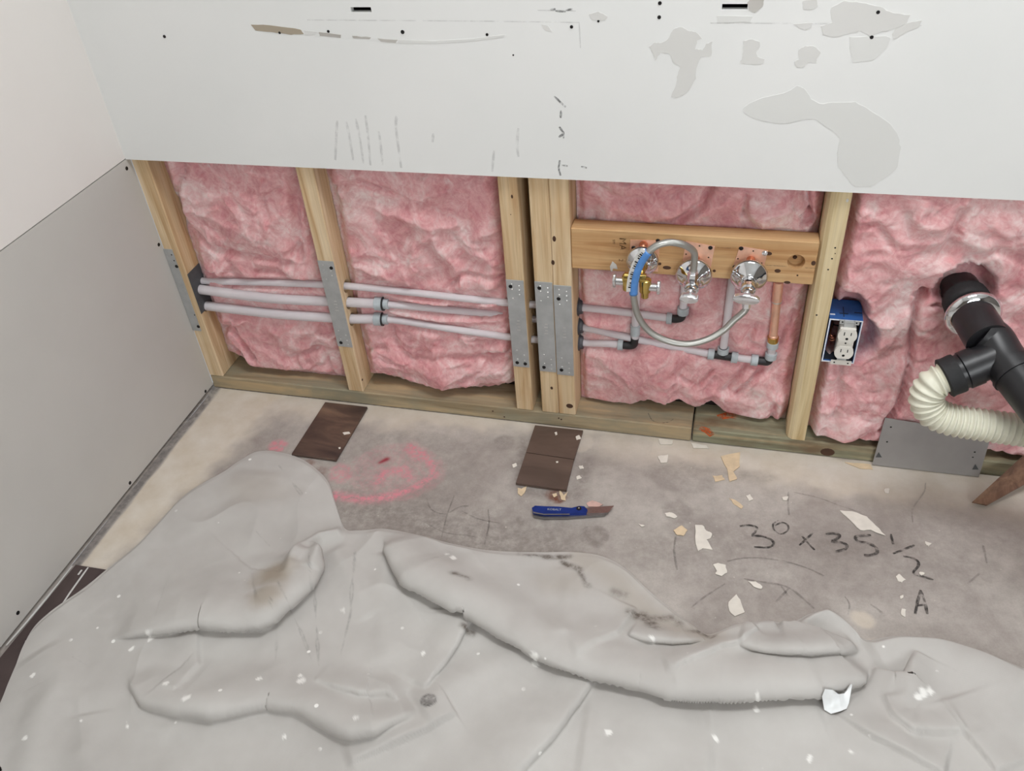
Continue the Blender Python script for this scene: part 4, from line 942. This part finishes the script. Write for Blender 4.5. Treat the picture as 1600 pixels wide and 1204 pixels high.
# ------------------------------------------------------------------ on the floor
def slab(name, pts, h, mat, label, cat, group=None, z=0.0008):
    c = [G(a, b, h+z) for a, b in pts]; o_ = [(q[0], q[1], z) for q in c]
    bm = bmesh.new(); t = MB().prism(o_, (0, 0, h)); vs = [bm.verts.new(q) for q in t.v]
    for f in t.f: bm.faces.new([vs[i] for i in f])
    bmesh.ops.recalc_face_normals(bm, faces=list(bm.faces))
    bmesh.ops.bevel(bm, geom=list(bm.edges), offset=.0008, segments=1, affect='EDGES'); bm.verts.index_update()
    m = MB(); m.add([v.co for v in bm.verts], [[v.index for v in f.verts] for f in bm.faces]); bm.free()
    return put(name, m, M[mat], label=label, cat=cat, group=group)
slab('wood_plank', [(508, 627.5), (574, 635), (525, 718), (455, 709)], .006, 'plank_a', 'dark walnut plank offcut with pale grain lying near the left corner', 'plank', 'short brown planks')
pk = thing('wood_plank', tuple(G(858, 714)), 'plain brown plank offcut flecked with paint, in two pieces, in front of the doubled stud', 'plank', 'short brown planks')
for pts in ([(836, 664), (911, 672), (897, 717), (822, 706)], [(821.5, 707), (896.5, 718), (885, 765), (806, 754)]):
    c = [G(a, b, .0068) for a, b in pts]
    put('board', MB().prism([(q[0], q[1], .0008) for q in c], (0, 0, .006)), M['plank_b'], pk)
vt = slab('vinyl_strip', [(118, 881.5), (240, 901), (250, 1100), (-40, 1290), (-330, 1400)], .002, 'vinyl', 'dark brown old flooring along the left wall under the cloth edge', 'flooring')
# keep the strip clear of the wall
for v in vt.data.vertices:
    wx_ = v.co.x+vt.location.x
    if wx_ < .004: v.co.x = .004-vt.location.x
for pts in ([(113, 884), (60, 950), (10, 1008)], [(138, 886), (110, 925), (75, 975), (40, 1002)], [(128, 890), (122, 898)]):
    put('scuff_line', MB().ribbon(spline([G(a, b, .0028) for a, b in pts], 4), .004, (0, 0, 1), .0004), M['patch'], vt)

# pencil figures on the concrete
def z8(pts): return [(960+a/2.5, 640+b/2.5) for a, b in pts]
strokes = [
 ('pencil', .0052, [(490, 455), (525, 451), (556, 460), (548, 480), (538, 492), (575, 494), (612, 508), (622, 524), (600, 538), (545, 536)]),
 ('pencil', .0036, [(640, 432), (620, 448), (625, 470), (650, 486), (676, 472), (678, 452), (655, 440), (628, 452)]),
 ('pencil', .0046, [(733, 493), (755, 520), (782, 548)]), ('pencil', .0046, [(776, 480), (750, 505), (722, 530)]),
 ('pencil', .0062, [(826, 486), (855, 483), (880, 490), (868, 505), (850, 515), (885, 518), (908, 530), (898, 546), (862, 555)]),
 ('pencil', .0062, [(1002, 490), (970, 492), (942, 497), (952, 514), (985, 520), (1018, 535), (1026, 556), (1005, 568), (975, 568)]),
 ('pencil', .0045, [(1080, 485), (1084, 505), (1090, 526)]), ('pencil', .005, [(1172, 529), (1130, 546), (1088, 562)]),
 ('pencil', .005, [(1128, 573), (1160, 578), (1185, 592), (1186, 612), (1170, 630), (1172, 642), (1205, 652), (1246, 664)]),
 ('pencil', .0052, [(1175, 797), (1183, 755), (1196, 704)]), ('pencil', .0052, [(1196, 704), (1212, 750), (1222, 798)]), ('pencil', .004, [(1182, 765), (1215, 760)]),
 ('pencil_faint', .0042, [(630, 752), (660, 720), (692, 688)]), ('pencil_faint', .0042, [(652, 690), (670, 715), (690, 746)]),
 ('pencil_faint', .0035, [(440, 592), (500, 580), (580, 580), (680, 596), (760, 622), (820, 650)]),
 ('pencil_faint', .004, [(505, 660), (560, 670), (640, 682), (690, 700), (740, 740), (780, 776)]),
 ('pencil_faint', .0035, [(300, 772), (360, 725), (432, 680)]), ('pencil_faint', .004, [(680, 320), (678, 360), (682, 412)]),
 ('pencil_faint', .0045, [(240, 495), (233, 550), (245, 626)]), ('pencil_faint', .004, [(1000, 760), (1030, 780), (1055, 806)]),
 ('pencil_faint', .003, [(900, 730), (918, 760), (912, 800)]), ('pencil_faint', .003, [(700, 322), (800, 345), (880, 375), (960, 400)]),
 ('pencil_faint', .003, [(1165, 440), (1162, 400), (1175, 370), (1210, 320), (1215, 285)]), ('pencil_faint', .004, [(1380, 680), (1425, 640)]), ('pencil_faint', .004, [(1440, 530), (1455, 600)]),
]
for m, w, p in strokes: floor_ribbon('pencil_stroke', z8(p), w, m, floor)
def z7(pts): return [(420+a/2.759, 600+b/2.759) for a, b in pts]
for p in [[(680, 490), (700, 540), (760, 560), (820, 530), (860, 525)], [(800, 480), (770, 560), (745, 660)], [(680, 600), (760, 640), (840, 650), (900, 660)], [(830, 545), (900, 580), (1000, 600)], [(945, 540), (950, 600), (930, 690)]]:
    floor_ribbon('crack', z7(p), .0032, 'pencil_faint', floor)

# paint chips
def chip(pts, mat, label, th=.0012, base=.0002, jit=.0009):
    c = [G(a, b, base+th) for a, b in pts]; out = []; n = len(c)
    for i in range(n):
        for k in range(3):
            q = c[i]+(c[(i+1) % n]-c[i])*k/3; out.append((q[0]+random.uniform(-jit, jit), q[1]+random.uniform(-jit, jit), base))
    return put('paint_chip', MB().prism(out, (0, 0, th)), M[mat], label=label, cat='paint chip', group='paint chips on the floor')
def circ(px, py, r, n=7, f=.65): return [(px+r*random.uniform(.7, 1.2)*math.cos(2*math.pi*k/n), py+f*r*random.uniform(.7, 1.2)*math.sin(2*math.pi*k/n)) for k in range(n)]
chips = [
 (z8([(880, 392), (930, 395), (985, 415), (1020, 450), (1060, 490), (1000, 468), (960, 470), (920, 430)]), 'chip', 'long pointed white paint chip above the pencilled 35'),
 (z8([(315, 450), (345, 450), (358, 470), (382, 480), (375, 500), (360, 505), (383, 545), (345, 540), (328, 550), (318, 520)]), 'chip', 'large ragged upright white chip left of the pencilled 3'),
 (z8([(385, 605), (405, 597), (435, 605), (440, 635), (420, 648), (395, 640), (400, 625)]), 'chip', 'white chip with a dark outline below the ragged chip'),
 (z8([(445, 750), (475, 720), (490, 740), (508, 790), (470, 805), (448, 785)]), 'chip', 'blocky white chip nearest the cloth edge'),
 (z8([(523, 668), (550, 670), (580, 688), (572, 700), (545, 690)]), 'chip', 'small slanted white chip left of the pencilled cross'),
 (z8([(232, 470), (262, 450), (285, 470), (270, 490), (245, 488)]), 'chip_c', 'tan chip left of the large ragged chip'),
 (z8([(198, 402), (225, 400), (247, 415), (235, 423), (205, 415)]), 'chip', 'thin white chip behind the tan chip'),
 (z8([(450, 345), (480, 355), (505, 378), (495, 385), (470, 370)]), 'chip_c', 'narrow cream sliver behind the pencilled 3'),
 (z8([(515, 335), (530, 330), (543, 350), (525, 355)]), 'chip', 'little chip beside the cream sliver'),
 (z8([(1100, 648), (1115, 640), (1138, 662), (1122, 672), (1108, 668)]), 'chip', 'small white chip above the pencilled A'),
 (circ(1440, 895, 4), 'chip', 'tiny chip by the tail of the pencilled half'),
 (z8([(1122, 775), (1138, 778), (1135, 808), (1120, 800)]), 'chip', 'small upright chip left of the pencilled A'),
 (z8([(1215, 512), (1238, 520), (1228, 532), (1216, 524)]), 'chip', 'tiny chip right of the pencilled half'),
 (z8([(385, 258), (420, 255), (430, 272), (395, 280)]), 'chip_c', 'cream chip below the tan plaster smear'),
 (z8([(415, 180), (490, 165), (490, 220), (465, 240), (480, 270), (450, 280), (440, 230)]), 'chip_c', 'tan curled plaster flake near the bottom plate'),
 (z8([(300, 128), (360, 138), (368, 150), (310, 148)]), 'chip', 'flat white flake against the bottom plate right of the split joint'),
 (z8([(170, 112), (230, 118), (225, 135), (180, 135)]), 'chip', 'flat white flake against the bottom plate left of the split joint'),
 (z8([(170, 180), (210, 175), (205, 205), (180, 205)]), 'chip', 'pale flake just in front of the bottom plate joint'),
 (z8([(900, 203), (1000, 212), (1010, 232), (960, 228)]), 'chip_c', 'cream plaster flake at the left foot of the grey plate'),
 (z8([(655, 340), (678, 338), (675, 352), (660, 352)]), 'chip', 'tiny chip behind the small raised zero'),
 (circ(1386, 766, 5, 6, .8), 'chip', 'tiny pale chip on the floor in front of the grey plate'),
 (z8([(95, 445), (118, 450), (108, 456)]), 'chip', 'tiny chip farthest left among the right floor chips'),
 (z8([(1118, 725), (1130, 722), (1128, 735), (1116, 736)]), 'chip', 'tiny chip between the small white chip and the upright chip'),
 (z7([(1072, 445), (1090, 450), (1112, 440), (1105, 460), (1090, 482), (1074, 472)]), 'chip_c', 'cream chip at the near left corner of the flecked plank'),
 (z7([(1250, 458), (1262, 462), (1272, 478), (1290, 462), (1280, 482), (1278, 500), (1262, 498), (1255, 480)]), 'chip_c', 'forked cream chip at the near right corner of the flecked plank'),
 (z7([(1222, 472), (1240, 470), (1245, 480), (1230, 486)]), 'chip_c', 'small cream chip left of the forked chip'),
 (z7([(1048, 345), (1066, 338), (1070, 352), (1055, 358)]), 'chip', 'small chip touching the left edge of the flecked plank'),
 (z7([(1335, 352), (1352, 350), (1358, 362), (1340, 364)]), 'chip', 'small chip off the right edge of the flecked plank'),
 (z7([(1325, 398), (1340, 392), (1348, 402), (1330, 410)]), 'chip', 'curled chip right of the flecked plank, nearer the knife'),
 (z7([(1368, 512), (1395, 500), (1418, 508), (1440, 518), (1425, 526), (1380, 526)]), 'chip_p', 'pinkish flake behind the knife blade'),
]
for p, m, lb in chips: chip(p, m, lb)
for p, m, lb, bz in [
 (z7([(1322, 225), (1338, 218), (1346, 234), (1328, 240)]), 'chip', 'white fleck at the far right corner of the flecked plank', .0070),
 (z7([(1232, 208), (1242, 204), (1244, 216), (1236, 220)]), 'chip', 'tiny white fleck in the middle of the far half of the flecked plank', .0070),
 (z7([(318, 208), (345, 204), (352, 212), (325, 217)]), 'chip', 'white fleck on the dark walnut plank', .0070),
 (z7([(300, 272), (308, 270), (310, 277), (302, 278)]), 'chip', 'tiny white dot near the close edge of the walnut plank', .0070),
 (z7([(1238, 332), (1248, 331), (1247, 338), (1240, 338)]), 'chip', 'tiny white fleck on the near half of the flecked plank', .0070)]:
    chip(p, m, lb, .0008, bz, .0004)

# utility knife
kt = thing('utility_knife', tuple(G(890, 798)), 'blue folding utility knife with open blade lying on the concrete', 'knife')
hz_ = .0135
def kprism(pts, z0, z1, m, nm, par=kt, lb=None):
    return put(nm, MB().prism([(*G(a, b, z1)[:2], z0) for a, b in pts], (0, 0, z1-z0)), M[m], par, label=lb)
kprism([(833, 798), (870, 801), (915, 799), (951, 797), (945, 803), (916, 805.5), (885, 808), (850, 808), (834, 805)], .0006, .0075, 'knife_steel', 'frame')
hd = kprism([(831, 793), (836, 789.5), (852, 790.5), (872, 791), (893, 793), (905, 790), (913, 790.5), (918, 796), (916, 801), (890, 802), (870, 802.5), (850, 802.5), (833, 799)], .0030, .0135, 'knife_blue', 'handle')
kprism([(914, 793), (959, 789.5), (950, 800), (916, 801)], .0075, .0090, 'blade', 'blade')
pv = G(904.5, 794, .0137); put('pivot_screw', MB().lathe([(0, .0052), (.0012, .0048)], pv, (0, 0, 1), 18), M['screw'], kt)
put('pivot_cap', MB().lathe([(0, .002), (.0008, .0018)], (pv[0], pv[1], pv[2]+.0011), (0, 0, 1), 12), M['chrome_soft'], kt)
a = G(855, 796.5, .0137); b = G(880, 797.5, .0137); ex = Vector(b)-Vector(a); text_mesh('KOBALT', .0075, 'ring', a+np.array((0, 0, .0001)), ex, Vector((0, 0, 1)).cross(ex), hd, 'lettering')
kprism([(833, 799), (850, 802.3), (890, 802), (890, 803.2), (850, 803.6), (834, 801)], .0128, .0139, 'knife_steel', 'edge_strip')

# brown tapered shim leaning on the bottom plate at the right
a0, a1 = Vector(G(1518, 785, .004)), Vector(G(1541, 790, .004)); b0, b1 = Vector(W(1598, 712, -.004)), Vector(W(1640, 735, -.004))
dd = (b0-a0); nrm = dd.cross(a1-a0).normalized(); nrm = nrm if nrm.z > 0 else -nrm
put('wood_shim', MB().prism([tuple(a0), tuple(a1), tuple(b1), tuple(b0)], tuple(nrm*.008)), M['shim'], label='brown tapered wood shim leaning on the bottom plate at the right', cat='shim')

# ------------------------------------------------------------------ canvas drop cloth
def build_cloth():
    def zA(p): return [(a/2.298, 680+b/2.298) for a, b in p]
    def zB(p): return [(400+a/2.667, 780+b/2.667) for a, b in p]
    def zC(p): return [(900+a/2.286, 850+b/2.286) for a, b in p]
    edge_px = [(-60, 1330), (-5, 1250), (8, 1170), (14, 1110), (28, 1040), (48, 988), (80, 955), (130, 920), (168, 889), (215, 850), (262, 800), (290, 772), (320, 752), (350, 735), (378, 716), (403, 704), (440, 706), (470, 716), (495, 733), (513, 753), (524, 785), (538, 824), (560, 828), (600, 826), (640, 833), (700, 848), (760, 859), (830, 862), (895, 861), (940, 868), (975, 886), (1010, 918), (1045, 948), (1080, 975), (1108, 992), (1150, 976), (1200, 970), (1232, 975), (1262, 962), (1290, 957), (1320, 973), (1350, 1000), (1380, 998), (1405, 996), (1470, 1001), (1530, 1019), (1600, 1045), (1700, 1090), (1850, 1150)]
    ep = [Vector((*G(a, b, .003)[:2], 0)) for a, b in edge_px]
    for q in ep: q.x = max(q.x, .012)
    es = spline(ep, 6)
    NS, NTT = 1000, 340
    ln = np.concatenate([[0], np.cumsum([(es[i+1]-es[i]).length for i in range(len(es)-1)])]); s = np.linspace(0, ln[-1], NS)
    ex = np.interp(s, ln, [q.x for q in es]); ey = np.interp(s, ln, [q.y for q in es])
    u = np.linspace(0, 1, NS); w = smooth(0, 1, u)*.35+u*.65
    bx = .02+(2.25-.02)*w; by = np.full(NS, -1.32)
    t = np.linspace(0, 1, NTT)**1.12
    X = ex[None, :]*(1-t[:, None])+bx[None, :]*t[:, None]; Y = ey[None, :]*(1-t[:, None])+by[None, :]*t[:, None]
    edge = np.sqrt((X-ex[None, :])**2+(Y-ey[None, :])**2)
    wrk = (1-np.abs(perlin(X*6+.6*Y, Y*5, 41))*2)*np.clip(.5+fbm(X*3, Y*3, 44, 2), 0, 1)
    Z = .0060+.0045*fbm(X*5, Y*5, 3, 3)+.0014*fbm(X*15, Y*15, 9, 2)+.0050*wrk**3
    DX = np.zeros_like(X); DY = np.zeros_like(X)
    def fold(pts, wh, wl=.004, side=1, over=0.5, zz=.02):
        """pts (px,py,height); the high side lies on `side` of the travel direction"""
        nonlocal Z, DX, DY
        P = [(*G(a, b, min(h, zz))[:2], h) for a, b, h in pts]
        d, sd, h, nx, ny, al = seg_dist(X+.003*fbm(X*12, Y*12, 21, 2), Y+.003*fbm(X*12, Y*12, 22, 2), P)
        sg = d*sd*side
        endt = smooth(0, .06, al)*smooth(0, .06, 1-al)
        rr = np.clip(h*.7, .004, .03) if wl < .012 else np.full_like(h, .004)
        q = np.clip(sg/rr, 0, 1)
        hi = (.45+.55*np.sqrt(1-(1-q)**2))*np.exp(-(np.maximum(sg-rr, 0)/wh)**1.6); lo = .45*np.exp(-(np.maximum(-sg, 0)/wl)**2)
        prof = np.where(sg >= 0, hi, lo)
        Z += 1.65*h*prof*endt
        k = -side*over*1.7*h*smooth(-wl*1.3, 0, sg)*np.exp(-(np.maximum(sg, 0)/(rr*1.2+.004))**2)*endt
        DX += nx*k; DY += ny*k
    def ridge(pts, w_, zz=.01):
        nonlocal Z
        P = [(*G(a, b, zz)[:2], h) for a, b, h in pts]
        d, sd, h, nx, ny, al = seg_dist(X, Y, P); Z += h*np.exp(-(d/w_)**2)*smooth(0, .08, al)*smooth(0, .08, 1-al)
    def hh(pts, hs): return [(a, b, h) for (a, b), h in zip(pts, hs)]
    n = len
    # corner flap lying over the lower layer (travel right to left: high side on the right/up)
    fold([(494, 846, .012), (491, 885, .020), (477, 913, .024), (437, 952, .028), (415, 972, .026), (374, 974, .024), (322, 969, .024), (278, 976, .020), (244, 985, .014), (165, 1000, .004)], .075, .005, -1, .6)
    ridge([(540, 828, .010), (500, 838, .018), (470, 858, .020), (460, 882, .016), (452, 915, .006)], .013)
    ridge([(492, 850, .012), (490, 872, .016), (480, 900, .006)], .008)
    # long rolled-over strip along the far edge
    fold([(598, 838, .004), (612, 862, .018), (634, 892, .026), (647, 907, .030), (700, 934, .030), (734, 951, .028), (775, 975, .026), (839, 1014, .026), (899, 1039, .026), (929, 1048, .026), (1000, 1063, .026), (1044, 1078, .028), (1119, 1081, .030), (1180, 1077, .030), (1272, 1074, .028), (1337, 1058, .018), (1366, 1040, .006)], .060, .0045, 1, .55)
    # left flap edge running under the strip
    fold([(736, 952, .006), (733, 967, .010), (692, 1039, .009), (659, 1084, .004)], .05, .0035, -1, .5)
    fold([(929, 1052, .008), (899, 1102, .012), (865, 1147, .012), (800, 1215, .010), (720, 1290, .006)], .07, .006, -1, .4)
    # lower left wave
    fold([(196, 1060, .004), (226, 1097, .014), (278, 1109, .020), (331, 1115, .022), (374, 1109, .019), (418, 1098, .017), (461, 1106, .019), (522, 1135, .022), (550, 1147, .022), (587, 1146, .020), (621, 1131, .012), (662, 1112, .004)], .055, .007, 1, .35)
    fold([(540, 1200, .004), (625, 1160, .014), (690, 1128, .012), (716, 1116, .004)], .045, .02, 1, .1)
    ridge([(650, 1112, .010), (700, 1080, .014), (760, 1046, .012), (846, 1016, .008)], .035)
    fold([(490, 1070, .002), (530, 1084, .006), (566, 1092, .007), (606, 1090, .006), (628, 1103, .002)], .03, .004, 1, .3)
    fold([(313, 982, .003), (309, 1041, .006), (278, 1092, .002)], .03, .005, -1, .2)
    ridge([(601, 858, .006), (598, 930, .008), (604, 1040, .004)], .022)
    ridge([(520, 850, .008), (560, 930, .010), (575, 965, .004)], .022)
    ridge([(60, 1010, .006), (90, 1060, .012), (60, 1140, .012), (40, 1230, .006)], .04)
    ridge([(140, 1110, .004), (130, 1170, .010), (150, 1230, .006)], .03)
    ridge([(420, 730, .006), (380, 800, .008), (300, 880, .006), (200, 950, .004)], .06)
    # right-hand rolls
    fold([(978, 1000, .006), (1014, 1009, .012), (1075, 1014, .010), (1100, 1008, .003)], .03, .0035, 1, .4)
    fold([(1145, 1016, .006), (1180, 1022, .014), (1220, 1027, .018), (1262, 1027, .018), (1310, 1024, .014), (1345, 1012, .005)], .030, .005, 1, .5)
    fold([(1040, 1068, .004), (1090, 1046, .010), (1145, 1018, .012), (1185, 996, .006)], .030, .014, 1, .1)
    ridge([(1241, 976, .004), (1268, 964, .020), (1290, 961, .024), (1320, 976, .012), (1345, 1000, .003)], .016)
    fold([(1215, 979, .006), (1241, 978, .010), (1276, 994, .008), (1337, 1014, .004)], .03, .006, -1, .2)
    ridge([(1110, 995, .004), (1171, 985, .012), (1215, 979, .012)], .014)
    ridge([(1350, 1012, .010), (1390, 1000, .020), (1450, 1006, .020), (1530, 1040, .016), (1620, 1090, .010)], .05)
    fold([(1360, 1045, .004), (1395, 1058, .012), (1416, 1060, .016), (1424, 1040, .010), (1430, 1025, .003)], .03, .006, -1, .4)
    fold([(1380, 1088, .003), (1400, 1125, .008), (1424, 1147, .010), (1470, 1148, .009), (1510, 1146, .003)], .03, .007, 1, .3)
    fold([(1300, 1112, .003), (1364, 1156, .014), (1425, 1187, .014), (1480, 1215, .008)], .05, .022, 1, .1)
    fold([(1465, 1095, .004), (1512, 1156, .012), (1560, 1215, .008)], .05, .03, 1, .1)
    fold([(996, 947, .004), (962, 1001, .006), (904, 1037, .004)], .04, .004, -1, .2)
    ridge([(885, 880, .003), (888, 940, .006), (880, 1010, .004)], .02)
    ridge([(1100, 1130, .004), (1200, 1120, .008), (1290, 1112, .006)], .05)
    ridge([(900, 1160, .006), (1000, 1175, .010), (1120, 1200, .008)], .09)
    rim = smooth(0, .016, edge); lift = np.interp(s, [0, 1], [0, 0])[None, :]
    Z = (.0012+(Z-.0012)*(.30+.70*rim)); Z = np.maximum(Z, .0016)
    X2 = X+DX; Y2 = Y+DY; Z = np.where((X2 < .26) & (Y2 < -.555), np.maximum(Z, .0046), Z); X2 = np.maximum(X2, .006)
    V = np.stack([X2, Y2, Z], -1).reshape(-1, 3)
    idx = np.arange(NS*NTT).reshape(NTT, NS)
    F = np.stack([idx[:-1, :-1], idx[1:, :-1], idx[1:, 1:], idx[:-1, 1:]], -1).reshape(-1, 4)
    # thin hem turned down at the free edge
    top = V[idx[0]].copy(); top[:, 2] = .0003; nb = len(V)
    V = np.concatenate([V, top]); H = np.array([(idx[0, i], idx[0, i+1], nb+i+1, nb+i) for i in range(NS-1)])
    mb = MB(); mb.v = [tuple(q) for q in V]; mb.f = [tuple(map(int, q)) for q in np.concatenate([F, H])]
    o = put('drop_cloth', mb, M['canvas'], origin=(1.0, -.7, 0), smooth=True, label='crumpled off-white canvas drop cloth with paint spatter across the floor', cat='drop cloth')
    Vx, Vy = V[:, 0], V[:, 1]; wob = .010*fbm(Vx*18, Vy*18, 31, 4)
    st = np.zeros((len(V), 4)); st[:, 3] = 1
    def blob(px, py, r, sx=1.0, z=.015):
        c = G(px, py, z); d = np.sqrt(((Vx-c[0])/sx)**2+(Vy-c[1])**2); return smooth(r*1.5, r*.3, d+1.2*wob)
    def line(pts, w_, z=.012):
        d = seg_dist(Vx, Vy, [tuple(G(a, b, z)[:2]) for a, b in pts])[0]; return np.exp(-((np.abs(d)+.35*wob)/w_)**2)
    for a in [(430, 905, .04, 1.0, .65), (420, 945, .035, 1, .5), (400, 760, .05, 1.5, .18), (880, 905, .04, 1.3, .2)]: st[:, 0] = np.maximum(st[:, 0], blob(*a[:4])*a[4])
    st[:, 0] = np.maximum(st[:, 0], line([(905, 866), (960, 900), (1010, 950), (1060, 985), (1105, 1000)], .03)*.30)
    for p, w_, k in [([(812, 862), (850, 866), (890, 864)], .006, .9), ([(880, 874), (905, 886), (918, 912)], .006, .9), ([(985, 958), (1005, 960), (1025, 985)], .010, .9), ([(1015, 965), (1050, 962), (1062, 975)], .008, .7), ([(1075, 990), (1095, 988), (1110, 1000)], .006, .9), ([(712, 913), (735, 918)], .006, .8), ([(725, 982), (738, 986)], .006, .9), ([(960, 922), (975, 926)], .010, .5)]:
        st[:, 1] = np.maximum(st[:, 1], line(p, w_)*k)
    c = G(670, 1096, .02); d = np.sqrt((Vx-c[0])**2+(Vy-c[1])**2)
    st[:, 2] = np.maximum(st[:, 2], smooth(.0145, .012, d)*.75+np.exp(-((d-.0125)/.0018)**2)*.5)
    for p in [[(440, 925), (470, 985), (490, 1040)], [(487, 870), (492, 960), (498, 1040)], [(555, 850), (548, 950), (532, 1020)], [(432, 955), (430, 1030)], [(435, 725), (470, 770)], [(113, 1025), (140, 1040)], [(400, 830), (420, 850)]]:
        st[:, 2] = np.maximum(st[:, 2], line(p, .0015)*.4)
    a = o.data.attributes.new('stain', 'FLOAT_COLOR', 'POINT'); a.data.foreach_set('color', np.clip(st, 0, 1).astype(np.float32).ravel())
    sp = np.zeros((len(V), 4)); w3 = .005*fbm(Vx*70, Vy*70, 51, 3)
    for px, py, r in [(203, 1010, 5), (235, 993, 5), (473, 1065, 8), (470, 1058, 5), (297, 1100, 6), (262, 1073, 4), (40, 1152, 5), (537, 949, 5), (708, 875, 6), (700, 868, 4), (660, 1020, 4), (1442, 1087, 9), (1452, 1080, 6), (1434, 1090, 6), (128, 1124, 3), (49, 1055, 4), (195, 1130, 4), (485, 1204, 5), (440, 1146, 4), (838, 1037, 4), (560, 1135, 4), (405, 1067, 4), (950, 1145, 5), (1120, 1150, 4), (1265, 1180, 5), (1330, 1170, 4), (1020, 1010, 4), (1180, 1105, 4)]:
        c = G(px, py, .015); d = np.sqrt((Vx-c[0])**2+(Vy-c[1])**2); sp[:, 0] = np.maximum(sp[:, 0], smooth(r*.00115, r*.0006, d+w3))
    a = o.data.attributes.new('spatter', 'FLOAT_COLOR', 'POINT'); a.data.foreach_set('color', sp.astype(np.float32).ravel())
    return o, V, NS, NTT
cloth, CV, CNS, CNT = build_cloth()
def cloth_z(x, y, r=.02):
    m = (CV[:, 0]-x)**2+(CV[:, 1]-y)**2 < r*r
    return CV[m, 2].max() if m.any() else .01
# torn scrap of clear-white film on the cloth
q0 = G(1306, 1092, .012); zb = cloth_z(q0[0], q0[1], .006)
pts = [(1284, 1086), (1287, 1080), (1300, 1077), (1315, 1078), (1328, 1078), (1329, 1066), (1331, 1068), (1330, 1084), (1326, 1094), (1316, 1099), (1303, 1097), (1292, 1091)]
fm = MB(); ring_ = [G(a, b, zb) for a, b in [(u_, v_+3) for u_, v_ in pts]]; cen = sum(ring_)/len(ring_)
vs = [(*cen[:2], zb+.004)]
for rr_ in (.5, 1.0):
    for k, q in enumerate(ring_): p = cen+(q-cen)*rr_; vs.append((p[0], p[1], max(cloth_z(p[0], p[1], .006), .004)+.0015+.002*math.sin(k*2.3)*rr_+(.0015 if rr_ > .9 else .003)))
m_ = len(ring_)
fs = [(0, 1+k, 1+(k+1) % m_) for k in range(m_)]+[(1+k, 1+m_+k, 1+m_+(k+1) % m_, 1+(k+1) % m_) for k in range(m_)]
fm.add(vs, fs)
put('plastic_scrap', fm, M['film'], smooth=True, label='torn white plastic scrap lying in a cloth fold', cat='scrap')
